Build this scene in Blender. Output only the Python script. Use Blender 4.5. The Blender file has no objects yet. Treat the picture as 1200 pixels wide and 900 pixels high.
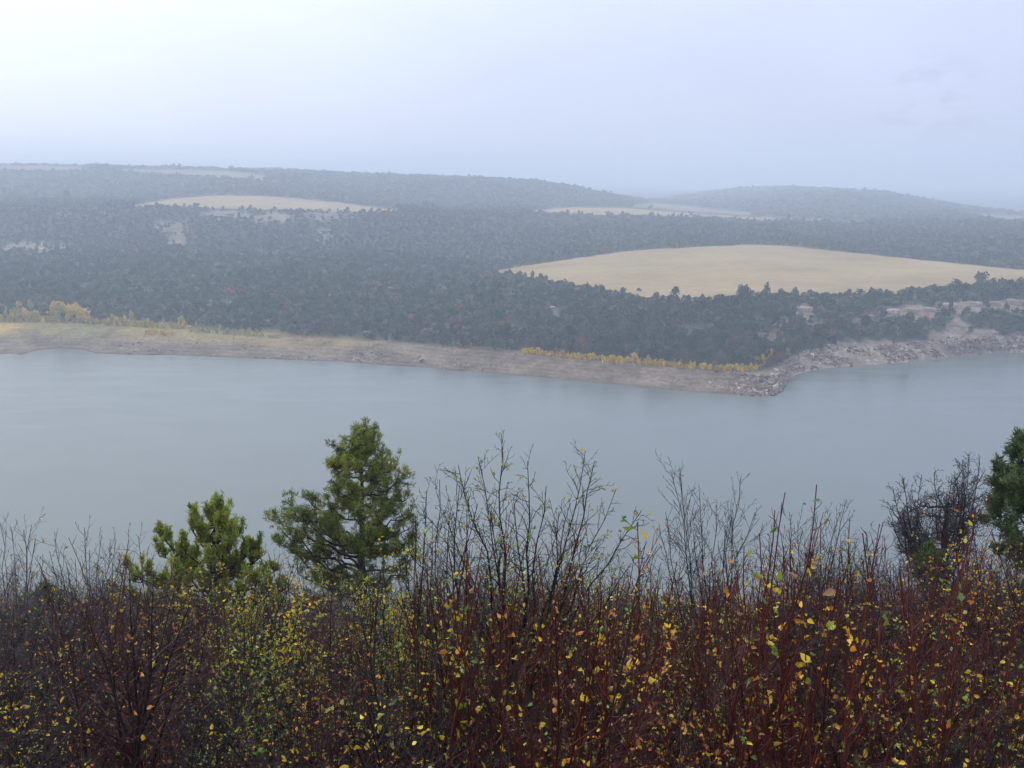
import bpy, math, random
import numpy as np
from mathutils import Vector

R = math.radians
rng = np.random.default_rng(7)
random.seed(7)
scn = bpy.context.scene
COL = scn.collection

# ------------------------------------------------------------------ camera geometry
W0, H0, F0 = 1200.0, 900.0, 1150.0          # photograph size and focal length in its pixels
TH = math.atan(245.0 / F0)                  # camera pitch below horizontal
HC = 92.0                                   # lens height above the lake surface

def slope(y):
    """height change per metre forward along the sight line through photo row y"""
    return np.tan(np.arctan((450.0 - np.asarray(y, float)) / F0) - TH)

def tcol(x, y):
    """sideways metres per metre forward for a photo point"""
    v = (450.0 - np.asarray(y, float)) / F0
    return ((np.asarray(x, float) - 600.0) / F0) / (math.cos(TH) + v * math.sin(TH))

def at(x, y, Y):
    """world point at forward distance Y on the sight line through a photo point"""
    return np.array([float(tcol(x, y)) * Y, Y, HC + Y * float(slope(y))])

def project(X, Y, Z):
    dz = Z - HC
    c, s = math.cos(TH), math.sin(TH)
    d = np.maximum(Y * c - dz * s, 1e-3)
    up = Y * s + dz * c
    return 600 + F0 * X / d, 450 - F0 * up / d

# ------------------------------------------------------------------ noise
def _h(ix, iy, seed):
    n = (ix * 374761393 + iy * 668265263 + seed * 974634777) & 0xFFFFFFFF
    n = ((n ^ (n >> 13)) * 1274126177) & 0xFFFFFFFF
    return ((n ^ (n >> 16)) & 0xFFFF) / 65535.0

def vnoise(x, y, seed=0):
    x = np.asarray(x, float); y = np.asarray(y, float)
    ix = np.floor(x).astype(np.int64); iy = np.floor(y).astype(np.int64)
    fx = x - ix; fy = y - iy
    fx = fx * fx * (3 - 2 * fx); fy = fy * fy * (3 - 2 * fy)
    a = _h(ix, iy, seed); b = _h(ix + 1, iy, seed)
    c = _h(ix, iy + 1, seed); d = _h(ix + 1, iy + 1, seed)
    return (a * (1 - fx) + b * fx) * (1 - fy) + (c * (1 - fx) + d * fx) * fy

def fbm(x, y, seed=0, octv=4):
    s = 0.0; a = 0.5; f = 1.0
    for k in range(octv):
        s = s + a * (vnoise(x * f, y * f, seed + k) - 0.5); a *= 0.5; f *= 2.03
    return s                                # about -0.5 .. 0.5

def sstep(a, b, x):
    t = np.clip((np.asarray(x, float) - a) / (b - a), 0, 1)
    return t * t * (3 - 2 * t)

# ------------------------------------------------------------------ mesh helpers
def new_obj(name, V, faces, mat, cols=None, parent=None, smooth=False, mats=None, mat_idx=None):
    """faces: list of (n,3) / (n,4) int arrays; cols (nv,3) goes to the point colour attribute 'tint'"""
    V = np.asarray(V, np.float32)
    me = bpy.data.meshes.new(name)
    faces = [np.asarray(f, np.int32) for f in faces if len(f)]
    nl = sum(f.size for f in faces); nf = sum(len(f) for f in faces)
    me.vertices.add(len(V)); me.vertices.foreach_set('co', V.ravel())
    me.loops.add(nl); me.loops.foreach_set('vertex_index', np.concatenate([f.ravel() for f in faces]))
    tot = np.concatenate([np.full(len(f), f.shape[1], np.int32) for f in faces])
    st = np.zeros(nf, np.int32); st[1:] = np.cumsum(tot)[:-1]
    me.polygons.add(nf); me.polygons.foreach_set('loop_start', st)
    me.polygons.foreach_set('loop_total', tot)
    if smooth:
        me.polygons.foreach_set('use_smooth', np.ones(nf, bool))
    if mats:
        for m in mats: me.materials.append(m)
        me.polygons.foreach_set('material_index', np.asarray(mat_idx, np.int32))
    else:
        me.materials.append(mat)
    me.update(calc_edges=True)
    if cols is not None:
        a = me.attributes.new('tint', 'FLOAT_COLOR', 'POINT')
        c = np.ones((len(V), 4), np.float32); c[:, :3] = cols
        a.data.foreach_set('color', c.ravel())
    o = bpy.data.objects.new(name, me); COL.objects.link(o)
    if parent: o.parent = parent
    return o

def tag(o, label=None, cat=None, group=None, kind=None):
    if label: o['label'] = label
    if cat: o['category'] = cat
    if group: o['group'] = group
    if kind: o['kind'] = kind
    return o

def empty(name, loc, rz=0.0, sc=1.0):
    o = bpy.data.objects.new(name, None); COL.objects.link(o)
    o.location = [float(q) for q in loc]; o.rotation_euler = (0, 0, float(rz)); o.scale = (float(sc),) * 3
    o.empty_display_size = 0.2
    return o

def dup(root, loc, rz, sc, label, group):
    r = root.copy(); COL.objects.link(r)
    r.location = [float(q) for q in loc]; r.rotation_euler = (0, 0, float(rz))
    r.scale = (float(sc),) * 3 if np.isscalar(sc) else [float(q) for q in sc]
    for ch in list(root.children):
        c = ch.copy(); COL.objects.link(c); c.parent = r
    r['label'] = label
    if group: r['group'] = group
    return r

# ------------------------------------------------------------------ materials
def mat(name):
    m = bpy.data.materials.new(name); m.use_nodes = True
    nt = m.node_tree; nt.nodes.clear()
    out = nt.nodes.new('ShaderNodeOutputMaterial')
    return m, nt, nt.nodes, nt.links, out

def N(nt, t, **kw):
    n = nt.nodes.new(t)
    for k, v in kw.items():
        if k in n.inputs: n.inputs[k].default_value = v
        else: setattr(n, k, v)
    return n

def mixc(nt, fac, a, b, blend='MIX'):
    n = nt.nodes.new('ShaderNodeMix'); n.data_type = 'RGBA'; n.blend_type = blend
    for sock, v in ((n.inputs[0], fac), (n.inputs[6], a), (n.inputs[7], b)):
        if isinstance(v, bpy.types.NodeSocket): nt.links.new(v, sock)
        elif isinstance(v, (int, float)): sock.default_value = v
        else: sock.default_value = (*v, 1)
    return n.outputs[2]

def ramp(nt, src, stops):
    r = nt.nodes.new('ShaderNodeValToRGB')
    el = r.color_ramp.elements
    while len(el) < len(stops): el.new(0.5)
    for e, (p, c) in zip(el, stops):
        e.position = p; e.color = (c, c, c, 1) if isinstance(c, (int, float)) else (*c, 1)
    nt.links.new(src, r.inputs[0])
    return r.outputs[0]

def noise_tex(nt, scale, detail=4, rough=0.55, vec=None, dist=0.0):
    n = N(nt, 'ShaderNodeTexNoise', Scale=scale, Detail=detail, Roughness=rough, Distortion=dist)
    if vec is not None: nt.links.new(vec, n.inputs['Vector'])
    return n.outputs['Fac']

def objpos(nt, sx=1, sy=1, sz=1):
    t = nt.nodes.new('ShaderNodeTexCoord'); m = nt.nodes.new('ShaderNodeMapping')
    m.inputs['Scale'].default_value = (sx, sy, sz)
    nt.links.new(t.outputs['Object'], m.inputs['Vector'])
    return m.outputs['Vector']

def tint_mat(name, rough=0.8, spec=0.2, transl=0.0, nscale=None, namp=0.3, per_object=0.0):
    m, nt, nd, lk, out = mat(name)
    a = nd.new('ShaderNodeAttribute'); a.attribute_name = 'tint'
    c = a.outputs['Color']
    if nscale:
        f = noise_tex(nt, nscale, 5, 0.6, objpos(nt))
        c = mixc(nt, 1.0, c, ramp(nt, f, [(0.25, 1 - namp), (0.75, 1 + namp)]), 'MULTIPLY')
    if per_object:
        oi = nd.new('ShaderNodeObjectInfo')
        c = mixc(nt, 1.0, c, ramp(nt, oi.outputs['Random'], [(0, 1 - per_object), (1, 1 + per_object)]), 'MULTIPLY')
    b = N(nt, 'ShaderNodeBsdfPrincipled', Roughness=rough)
    b.inputs['Specular IOR Level'].default_value = spec
    lk.new(c, b.inputs['Base Color'])
    sh = b.outputs[0]
    if transl:
        t = nd.new('ShaderNodeBsdfTranslucent'); lk.new(c, t.inputs['Color'])
        mx = nd.new('ShaderNodeMixShader'); mx.inputs[0].default_value = transl
        lk.new(sh, mx.inputs[1]); lk.new(t.outputs[0], mx.inputs[2]); sh = mx.outputs[0]
    lk.new(sh, out.inputs['Surface'])
    return m

M_LEAF = tint_mat('leaf', 0.38, 0.45, 0.35)
M_TWIG = tint_mat('twig_bark', 0.5, 0.25, 0.0, 30, 0.35, 0.2)
M_NEEDLE = tint_mat('needles', 0.6, 0.25, 0.4)
M_BARK = tint_mat('rough_bark', 0.85, 0.15, 0.0, 8, 0.45)
M_FAR = tint_mat('distant_foliage', 0.9, 0.08, 0.0)
M_ROCK = tint_mat('pale_sandstone', 0.85, 0.2, 0.0, 0.7, 0.35, 0.25)

# ------------------------------------------------------------------ far terrain from surveyed lines
def curve(pts):
    """pts (x, y, forward distance): arrays over the sideways ratio t"""
    p = np.array(pts, float)
    t = tcol(p[:, 0], p[:, 1]); z = HC + p[:, 2] * slope(p[:, 1])
    o = np.argsort(t)
    return t[o], p[o, 2], z[o]

def at_z(pts):
    """pts (x, y, elevation): the distance follows from the elevation"""
    p = np.array(pts, float)
    Y = (p[:, 2] - HC) / slope(p[:, 1])
    return curve(np.c_[p[:, 0], p[:, 1], Y])

SHORE = [(-200, 416, 0), (0, 415, 0), (28, 415, 0), (44, 410, 0), (70, 408, 0), (96, 409, 0), (112, 414, 0), (150, 415.5, 0), (200, 416, 0), (300, 420, 0),
         (400, 424, 0), (500, 431, 0), (600, 439, 0), (700, 448, 0), (800, 458, 0), (850, 462, 0), (885, 464, 0), (908, 463.5, 0),
         (917, 459, 0), (921, 450, 0), (929, 441, 0), (950, 434, 0), (980, 430.5, 0), (1020, 427.5, 0), (1060, 425, 0), (1100, 421, 0),
         (1130, 417, 0), (1160, 414, 0), (1200, 413, 0), (1400, 405, 0)]
c_shore = at_z(SHORE)
c_beach = at_z([(-200, 380, 7), (0, 383, 7), (100, 382, 7), (200, 386, 7), (300, 391, 6.5), (400, 396, 6), (500, 404, 6), (600, 412, 6),
                (700, 420, 6), (800, 429, 5.5), (860, 433, 5), (895, 434, 5), (912, 430, 5), (925, 419, 6), (950, 412, 6), (1000, 407, 6.5),
                (1100, 400, 7), (1200, 393, 7), (1400, 385, 7)])
c_bench = curve([(-200, 318, 760), (0, 320, 740), (150, 322, 730), (300, 326, 710), (420, 332, 690), (500, 336, 670), (560, 338, 655), (600, 340, 645), (650, 345, 620), (700, 352, 595),
                 (760, 357, 575), (830, 358, 562), (900, 352, 568), (1000, 353, 566), (1100, 346, 580), (1200, 339, 600), (1400, 332, 640)])
c_fieldback = curve([(-200, 284, 960), (0, 286, 950), (150, 290, 930), (300, 293, 920), (420, 300, 900), (520, 308, 880), (590, 316, 840), (650, 306, 860), (700, 299, 880), (760, 293, 900),
                     (830, 289.5, 915), (880, 287.5, 920), (920, 289, 915), (1000, 297, 880), (1100, 307, 800), (1200, 317, 730), (1400, 325, 720)])
c_wood = curve([(-200, 250, 1150), (0, 248, 1150), (160, 244, 1150), (230, 247, 1140), (300, 250, 1140), (380, 251, 1150), (460, 248.5, 1180), (560, 255, 1220),
                (640, 251, 1330), (700, 253, 1350), (800, 255, 1380), (870, 258, 1380), (950, 261, 1350), (1010, 263, 1320), (1100, 264, 1280), (1200, 266, 1220), (1400, 268, 1200)])
c_up = curve([(-200, 232, 1500), (0, 231, 1500), (130, 236, 1450), (200, 233.5, 1430), (250, 229.5, 1430), (300, 229.5, 1430), (350, 233, 1420), (400, 238, 1400), (450, 244, 1380), (520, 246, 1480),
              (600, 247, 1560), (660, 243.5, 1620), (720, 243.5, 1640), (760, 246, 1650), (800, 249.5, 1650), (870, 254, 1620), (950, 257.5, 1580), (1010, 261, 1500), (1100, 258, 1500), (1200, 260, 1450), (1400, 263, 1400)])
c_sky = curve([(-200, 195, 2150), (0, 196, 2050), (126, 197, 2000), (250, 200, 2000), (330, 202, 2050), (420, 206, 2100), (500, 208, 2100), (560, 210, 2100), (630, 213, 2100), (670, 219, 2100), (700, 226, 2100),
               (730, 232, 2100), (760, 238, 2050), (800, 241, 2050), (840, 239, 2200), (880, 236, 2250), (930, 229, 2250), (960, 226, 2250), (1000, 226.5, 2250), (1040, 228, 2250), (1080, 236, 2200),
               (1130, 245, 2100), (1200, 252, 2000), (1400, 262, 1900)])
c_back = curve([(-200, 193, 2700), (0, 194, 2600), (330, 200, 2700), (560, 210, 2800), (630, 217, 2800), (700, 230, 2900), (760, 234, 3000), (800, 230, 3000), (840, 224, 3000), (870, 220, 3000), (920, 218.5, 3000),
                (980, 221, 3000), (1040, 226, 3000), (1090, 235, 2900), (1130, 243, 2700), (1200, 253, 2600), (1400, 262, 2500)])
c_far = curve([(-200, 218, 6200), (600, 219, 6200), (740, 220, 6200), (800, 222, 6200), (1200, 232, 6200), (1400, 232, 6200)])
c_end = curve([(-200, 216, 9500), (600, 216, 9500), (1400, 218, 9500)])
CURVES = [c_shore, c_beach, c_bench, c_fieldback, c_wood, c_up, c_sky, c_back, c_far, c_end]

def near_z(X, Y):
    z = HC - 1.65 - 0.466 * np.maximum(Y, 0) - 0.10 * np.maximum(Y - 40, 0)
    z = z + 0.02 * np.clip(-Y, 0, 200)
    w = sstep(2, 10, np.hypot(X, Y))
    return z + w * (0.55 * fbm(X * 0.22, Y * 0.22, 3) + 0.02 * np.abs(X) * (Y > 0))

def height(X, Y):
    X = np.asarray(X, float); Y = np.asarray(Y, float)
    t = np.clip(X / np.maximum(Y, 1.0), -0.72, 0.72)
    Ks = [(np.full(t.shape, 205.0), np.full(t.shape, -7.0)), (np.full(t.shape, 330.0), np.full(t.shape, -7.0))]
    for ct, cY, cz in CURVES:
        Ks.append((np.interp(t, ct, cY), np.interp(t, ct, cz)))
    Yk = np.array([k[0] for k in Ks]); Zk = np.array([k[1] for k in Ks])
    dY = np.maximum(np.diff(Yk, axis=0), 1.0)
    for i in range(1, len(Yk)): Yk[i] = Yk[i - 1] + dY[i - 1]
    d = np.diff(Zk, axis=0) / dY
    m = np.zeros_like(Zk)
    m[0] = d[0]; m[-1] = d[-1]
    pr = d[:-1] * d[1:]
    w1 = 2 * dY[1:] + dY[:-1]; w2 = dY[1:] + 2 * dY[:-1]
    with np.errstate(divide='ignore', invalid='ignore'):
        hm = (w1 + w2) / (w1 / d[:-1] + w2 / d[1:])
    m[1:-1] = np.where(pr > 0, hm, 0.0)
    Yc = np.clip(Y, Yk[0], Yk[-1])
    idx = np.clip((Yc[None] >= Yk).sum(0) - 1, 0, len(Yk) - 2)
    g = lambda A, k=0: np.take_along_axis(A, (idx + k)[None], 0)[0]
    h = g(dY); s = (Yc - g(Yk)) / h
    z = ((1 + 2 * s) * (1 - s) ** 2 * g(Zk) + s * (1 - s) ** 2 * h * g(m) + s * s * (3 - 2 * s) * g(Zk, 1) + s * s * (s - 1) * h * g(m, 1))
    inland = Yc - Yk[2]
    amp = sstep(0, 60, inland) * 0.8 + sstep(80, 500, inland) * 4.0
    amp = np.where((idx == 4) & (t > -0.02), 0.5, amp)            # the field lies smooth
    z = z + amp * fbm(X / 55.0, Y / 70.0, 11) * 2
    z = z + sstep(-2, 14, inland) * 0.5 * fbm(X / 6.0, Y / 6.0, 21)
    z = np.where(np.abs(inland) < 12, z + 0.35 * fbm(X / 3.0, Y / 3.0, 27), z)
    zn = near_z(X, Y)
    return np.where(Y < 205, np.maximum(zn, -7.0), z)

def hit(x, y, Ya, Yb, n=500):
    """first ground point on the sight lines through arrays of photo points"""
    x = np.atleast_1d(np.asarray(x, float)); y = np.atleast_1d(np.asarray(y, float))
    Y = np.linspace(Ya, Yb, n)
    t = tcol(x, y); k = slope(y)
    d = height(t[:, None] * Y[None], np.broadcast_to(Y, (len(x), n))) - (HC + k[:, None] * Y[None])
    below = d >= 0
    i = np.where(below.any(1), below.argmax(1), n - 1)
    i = np.maximum(i, 1)
    r = np.arange(len(x))
    a, b = d[r, i - 1], d[r, i]
    f = np.where(below.any(1), np.clip(-a / np.where(b - a == 0, 1, b - a), 0, 1), 1)
    Yh = Y[i - 1] + f * (Y[i] - Y[i - 1])
    return t * Yh, Yh

# -------- photo-plane outlines of the open patches, used to know what grows where on the ground
def band(x, top, bot):
    tp = np.array(top, float); bt = np.array(bot, float)
    return np.interp(x, tp[:, 0], tp[:, 1]), np.interp(x, bt[:, 0], bt[:, 1])

FIELDS = [
    dict(top=[(574, 319.5), (610, 312.5), (650, 307), (690, 301), (730, 295.5), (770, 292), (830, 289.5), (880, 287), (920, 288.5), (1000, 297), (1100, 307), (1200, 317), (1290, 325)],
         bot=[(574, 321.5), (610, 327), (650, 334), (690, 341), (720, 348), (760, 353), (830, 354), (900, 347), (1000, 348), (1100, 341), (1200, 334), (1290, 329)], Y=(480, 1150), kind='field'),
    dict(top=[(158, 241.5), (175, 238), (200, 234), (235, 230.8), (270, 229.5), (310, 230.2), (350, 233.3), (400, 238.2), (440, 243.5), (470, 246.5)],
         bot=[(158, 242.2), (175, 242), (200, 242.5), (235, 243.5), (300, 245.5), (350, 247), (400, 248), (440, 248.2), (470, 247.4)], Y=(1000, 1700), kind='field'),
    dict(top=[(622, 247.5), (650, 244.8), (680, 243.6), (720, 243.6), (750, 245.5), (780, 248), (820, 250.5), (870, 254), (950, 257.5), (1015, 261.3)],
         bot=[(622, 248.5), (650, 250), (680, 251), (720, 252.5), (750, 253.5), (780, 254.3), (820, 255), (870, 257), (950, 260.3), (1015, 262)], Y=(1150, 1900), kind='field'),
    dict(top=[(742, 241), (765, 238.5), (800, 241.5), (840, 246), (880, 249.5)], bot=[(742, 242), (765, 243.5), (800, 247), (840, 249.5), (880, 251.5)], Y=(1600, 2300), kind='pale'),
    dict(top=[(1140, 250), (1170, 252.5), (1240, 257)], bot=[(1140, 252), (1170, 258), (1240, 262)], Y=(1300, 2300), kind='pale'),
    dict(top=[(140, 198.5), (200, 199.5), (260, 201), (312, 206)], bot=[(140, 200), (200, 203.5), (260, 207), (312, 211)], Y=(1600, 2300), kind='pale'),
    dict(top=[(-40, 195), (60, 195.5), (105, 197)], bot=[(-40, 198.5), (60, 199), (105, 198.5)], Y=(1600, 2300), kind='pale'),
]
PATCH = [   # bare ground seen through the trees: x0, x1, y0, y1, strength
    (232, 300, 246, 253, .8), (290, 345, 249, 257, .8), (340, 420, 247, 254, .6), (180, 222, 258, 272, .6), (196, 216, 270, 287, .75),
    (930, 957, 356, 370, .9), (1032, 1100, 358, 374, 1.0), (1096, 1160, 352, 366, .9), (1150, 1210, 352, 362, .9), (1000, 1030, 366, 380, .7), (905, 925, 370, 378, .7), (890, 930, 384, 396, .6), (940, 975, 372, 378, .4),
    (1105, 1140, 372, 398, 1.0), (1130, 1172, 384, 402, 1.0), (1085, 1110, 388, 402, .8), (960, 1100, 398, 410, .8), (1160, 1210, 395, 405, .9), (60, 90, 247, 252, .4), (118, 132, 243, 249, .5),
    (-6, 82, 284, 294, .8), (40, 60, 300, 308, .4), (66, 76, 314, 320, .5), (365, 392, 267, 280, .6), (375, 390, 343, 350, .5), (545, 560, 277, 292, .3), (640, 655, 356, 364, .4), (770, 780, 378, 386, .3),
]

def patch_mask(px, py):
    m = np.zeros(px.shape)
    for x0, x1, y0, y1, s in PATCH:
        y1 = y1 + 5.0
        cx, cy, rx, ry = (x0 + x1) / 2, (y0 + y1) / 2, (x1 - x0) / 2, (y1 - y0) / 2
        d = np.hypot((px - cx) / rx, (py - cy) / ry) + 1.2 * fbm(px / 7, py / 4, 51)
        m = np.maximum(m, s * (1 - sstep(0.75, 1.15, d)))
    return m

def in_fields(px, py, Y, pad=0.0):
    m = np.zeros(px.shape, bool)
    for f in FIELDS:
        tp, bt = band(px, f['top'], f['bot'])
        x0, x1 = f['top'][0][0], f['top'][-1][0]
        m |= (px > x0) & (px < x1) & (py > tp - pad) & (py < bt + pad) & (Y > f['Y'][0] - 50) & (Y < f['Y'][1] + 50)
    return m

def shore_beach(X, Y):
    t = np.clip(X / np.maximum(Y, 1), -0.72, 0.72)
    return np.interp(t, c_shore[0], c_shore[1]), np.interp(t, c_beach[0], c_beach[1])

# ------------------------------------------------------------------ ground sheet
def build_ground():
    az = np.concatenate([np.arange(-180, -40, 4.0), np.arange(-40, -31, 0.5), np.arange(-31, 31.01, 0.095), np.arange(31.5, 40, 0.5), np.arange(40, 180, 4.0)])
    r = np.concatenate([np.geomspace(0.4, 60, 70), np.geomspace(62, 380, 30), np.arange(384, 640, 1.5), np.geomspace(642, 2600, 260), np.geomspace(2640, 9400, 36)])
    A, RR = np.meshgrid(np.radians(az), r)
    X = RR * np.sin(A); Y = RR * np.cos(A)
    Z = height(X, Y)
    nr, na = X.shape
    i = np.arange(nr - 1)[:, None] * na; j = np.arange(na)
    j2 = (j + 1) % na
    q = np.stack([i + j, i + j2, i + na + j2, i + na + j], -1).reshape(-1, 4)[:, ::-1]
    c0 = np.array([[0, 0, height(np.zeros(1), np.zeros(1))[0]]])
    V = np.concatenate([np.stack([X, Y, Z], -1).reshape(-1, 3), c0])
    fan = np.stack([np.full(na, len(V) - 1), j2, j], -1)
    # ground cover colours
    px, py = project(X, Y, Z)
    ys, yb = shore_beach(X, Y)
    n1 = fbm(X / 9, Y / 9, 31); n2 = fbm(X / 30, Y / 40, 33); n3 = fbm(X / 2.5, Y / 2.5, 35)
    litter = np.array([0.030, 0.024, 0.018]); duff = np.array([0.044, 0.050, 0.036]); mud = np.array([0.155, 0.120, 0.088]); sand = np.array([0.30, 0.235, 0.19])
    meadow = np.array([0.21, 0.19, 0.075]); gold = np.array([0.33, 0.22, 0.075]); green = np.array([0.10, 0.125, 0.05]); scree = np.array([0.27, 0.215, 0.165])
    C = np.where((Y < 210)[..., None], litter, duff + 0.018 * (n2[..., None] + n1[..., None]) * np.array([1, .8, .6]))
    inb = (Y - ys) / np.maximum(yb - ys, 5)
    jag = inb + 0.35 * n2 + 0.3 * n1
    b = sstep(-0.3, -0.05, inb) * (1 - sstep(0.95, 1.2, jag)) * (Y > 210)
    # strand lines follow the falling water level
    zz = Z + 0.5 * n1
    lines = 0.5 + 0.5 * np.sin(zz * 6.0 + 5 * n2)
    bc = mud * (0.82 + 0.32 * lines[..., None] + 0.9 * n1[..., None] + 0.5 * n3[..., None])
    w = np.clip((n1 + 0.5 * n3 + 0.1) * 2, 0, 1)[..., None]; bc = bc * (1 - 0.6 * w) + (sand * 0.75) * 0.6 * w
    wet = (1 - sstep(0.0, 0.13, inb))[..., None]
    bc = bc * (1 - 0.45 * wet)
    C = C * (1 - b[..., None]) + bc * b[..., None]
    # low meadow behind the left beach
    ml = (1 - sstep(150, 330, px + 160 * n1)) * sstep(368, 376, py) * (1 - sstep(388, 398, py + 18 * n2)) * (Y > 400) * (Y < 800)
    mm = (1 - sstep(240, 560, px)) * sstep(0.38, 0.7, inb + 0.5 * n2) * (1 - sstep(1.15, 1.5, inb)) * 0.75
    ml = np.clip(np.maximum(ml, mm), 0, 1) * np.clip(0.75 + 1.2 * n1, 0, 1)
    mc = meadow + (gold - meadow) * np.clip(0.3 + 2.5 * n2, 0, 1)[..., None]
    mc = mc + (green - mc) * (np.clip(-2.5 * n2 - n1, 0, 1) * 0.8)[..., None]
    gl = (1 - sstep(18, 42, px + 10 * n1)) * sstep(376, 381, py) * (1 - sstep(390, 396, py)) * (Y > 400) * (Y < 800)
    mc = mc + (gold * 1.15 - mc) * gl[..., None]
    C = C * (1 - ml[..., None]) + mc * ml[..., None]
    pm = np.clip(patch_mask(px, py), 0, 1) * (Y > 400)
    pc = scree * (0.8 + 0.8 * n1[..., None] + 0.9 * n3[..., None])
    C = C * (1 - pm[..., None]) + pc * pm[..., None]
    fm = in_fields(px, py, Y) & (Y > 400)
    C = np.where(fm[..., None], np.array([0.29, 0.22, 0.13]), C)
    rocky = sstep(860, 915, px) * b
    C = C * (1 - rocky[..., None] * 0.6) + rocky[..., None] * 0.6 * scree * (0.55 + 1.3 * np.clip(n3 + .3, 0, 1)[..., None] + n1[..., None])
    C = np.clip(C, 0.008, 0.6)
    cols = np.concatenate([C.reshape(-1, 3), [litter]])
    m = tint_mat('earth', 0.95, 0.1, 0.0, 0.55, 0.5)
    o = new_obj('ground', V, [q, fan], m, cols, smooth=True)
    tag(o, kind='structure')

build_ground()

# ------------------------------------------------------------------ lake
def build_lake():
    m, nt, nd, lk, out = mat('lake_water')
    b = N(nt, 'ShaderNodeBsdfPrincipled', Roughness=0.22, IOR=1.333)
    f = noise_tex(nt, 0.012, 3, 0.5, objpos(nt, 1, 0.6, 1))
    lk.new(mixc(nt, f, (0.100, 0.120, 0.112), (0.125, 0.143, 0.132)), b.inputs['Base Color'])
    b.inputs['Specular IOR Level'].default_value = 0.5
    n1 = noise_tex(nt, 0.9, 4, 0.6, objpos(nt, 0.8, 1.5, 1), 0.6)
    n2 = noise_tex(nt, 0.06, 3, 0.5, objpos(nt, 0.5, 1.6, 1))
    lk.new(ramp(nt, n2, [(0.35, 0.20), (0.65, 0.27)]), b.inputs['Roughness'])
    bp = N(nt, 'ShaderNodeBump', Strength=0.26, Distance=0.12); lk.new(n1, bp.inputs['Height'])
    lk.new(bp.outputs[0], b.inputs['Normal'])
    lk.new(b.outputs[0], out.inputs['Surface'])
    xs = np.linspace(-9000, 9000, 61); ys = np.concatenate([np.linspace(165, 560, 40)])
    X, Y = np.meshgrid(xs, ys)
    ny, nx = X.shape
    i = np.arange(ny - 1)[:, None] * nx; j = np.arange(nx - 1)
    q = np.stack([i + j, i + j + 1, i + nx + j + 1, i + nx + j], -1).reshape(-1, 4)
    tag(new_obj('lake_water', np.stack([X, Y, 0 * X], -1).reshape(-1, 3), [q], m), kind='structure')

build_lake()

# ------------------------------------------------------------------ mown grass fields
def build_fields():
    mm = []
    for nm, a, b_ in (('stubble', (0.25, 0.185, 0.09), (0.37, 0.275, 0.145)), ('dry_grass', (0.17, 0.15, 0.12), (0.24, 0.20, 0.15))):
        m, nt, nd, lk, out = mat(nm)
        f = noise_tex(nt, 0.018, 5, 0.6, objpos(nt, 0.7, 1.0, 1))
        c = mixc(nt, ramp(nt, f, [(0.3, 0.0), (0.7, 1.0)]), a, b_)
        f2 = noise_tex(nt, 0.35, 5, 0.65, objpos(nt, 0.5, 1.0, 1))
        c = mixc(nt, 1.0, c, ramp(nt, f2, [(0.25, 0.74), (0.75, 1.22)]), 'MULTIPLY')
        wv = N(nt, 'ShaderNodeTexWave', Scale=0.05, Distortion=3.0, Detail=2.0)
        lk.new(objpos(nt, 0.25, 1.0, 1), wv.inputs['Vector'])
        c = mixc(nt, 1.0, c, ramp(nt, wv.outputs['Fac'], [(0.2, 0.985), (0.8, 1.01)]), 'MULTIPLY')
        b = N(nt, 'ShaderNodeBsdfPrincipled', Roughness=0.95); b.inputs['Specular IOR Level'].default_value = 0.1
        lk.new(c, b.inputs['Base Color']); lk.new(b.outputs[0], out.inputs['Surface'])
        mm.append(m)
    for k, f in enumerate(FIELDS):
        x0, x1 = f['top'][0][0], f['top'][-1][0]
        xs = np.arange(x0, x1 + 0.1, 1.5)
        tp, bt = band(xs, f['top'], f['bot'])
        jig = 2.6 if f['kind'] == 'field' else 2.4
        tp = tp + jig * 0.6 * fbm(xs / 9, xs * 0, 71 + k); bt = bt + jig * fbm(xs / 7, xs * 0, 81 + k)
        tp = np.minimum(tp, bt - 0.15)
        Xb, Yb = hit(xs, bt, *f['Y'], n=700); Xt, Yt = hit(xs, tp, *f['Y'], n=700)
        Yt = np.maximum(Yt, Yb + 1.0)
        n = 46 if k == 0 else 16
        s = np.linspace(0, 1, n)[:, None]
        tt = (Xb / Yb)[None] * (1 - s) + (Xt / Yt)[None] * s
        Y = Yb[None] * (1 - s) + Yt[None] * s
        X = tt * Y
        Z = height(X, Y) + 0.35
        ny, nx = X.shape
        i = np.arange(ny - 1)[:, None] * nx; j = np.arange(nx - 1)
        q = np.stack([i + j, i + j + 1, i + nx + j + 1, i + nx + j], -1).reshape(-1, 4)
        o = new_obj('stubble_field' if f['kind'] == 'field' else 'grass_clearing', np.stack([X, Y, Z], -1).reshape(-1, 3), [q], mm[0 if f['kind'] == 'field' else 1], smooth=True)
        tag(o, kind='structure')

build_fields()

# ------------------------------------------------------------------ distant trees
def rand_rot(n):
    q = rng.normal(size=(n, 4)); q /= np.linalg.norm(q, axis=1, keepdims=True)
    w, x, y, z = q.T
    return np.stack([np.stack([1 - 2 * (y * y + z * z), 2 * (x * y - z * w), 2 * (x * z + y * w)], -1),
                     np.stack([2 * (x * y + z * w), 1 - 2 * (x * x + z * z), 2 * (y * z - x * w)], -1),
                     np.stack([2 * (x * z - y * w), 2 * (y * z + x * w), 1 - 2 * (x * x + y * y)], -1)], 1)

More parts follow.
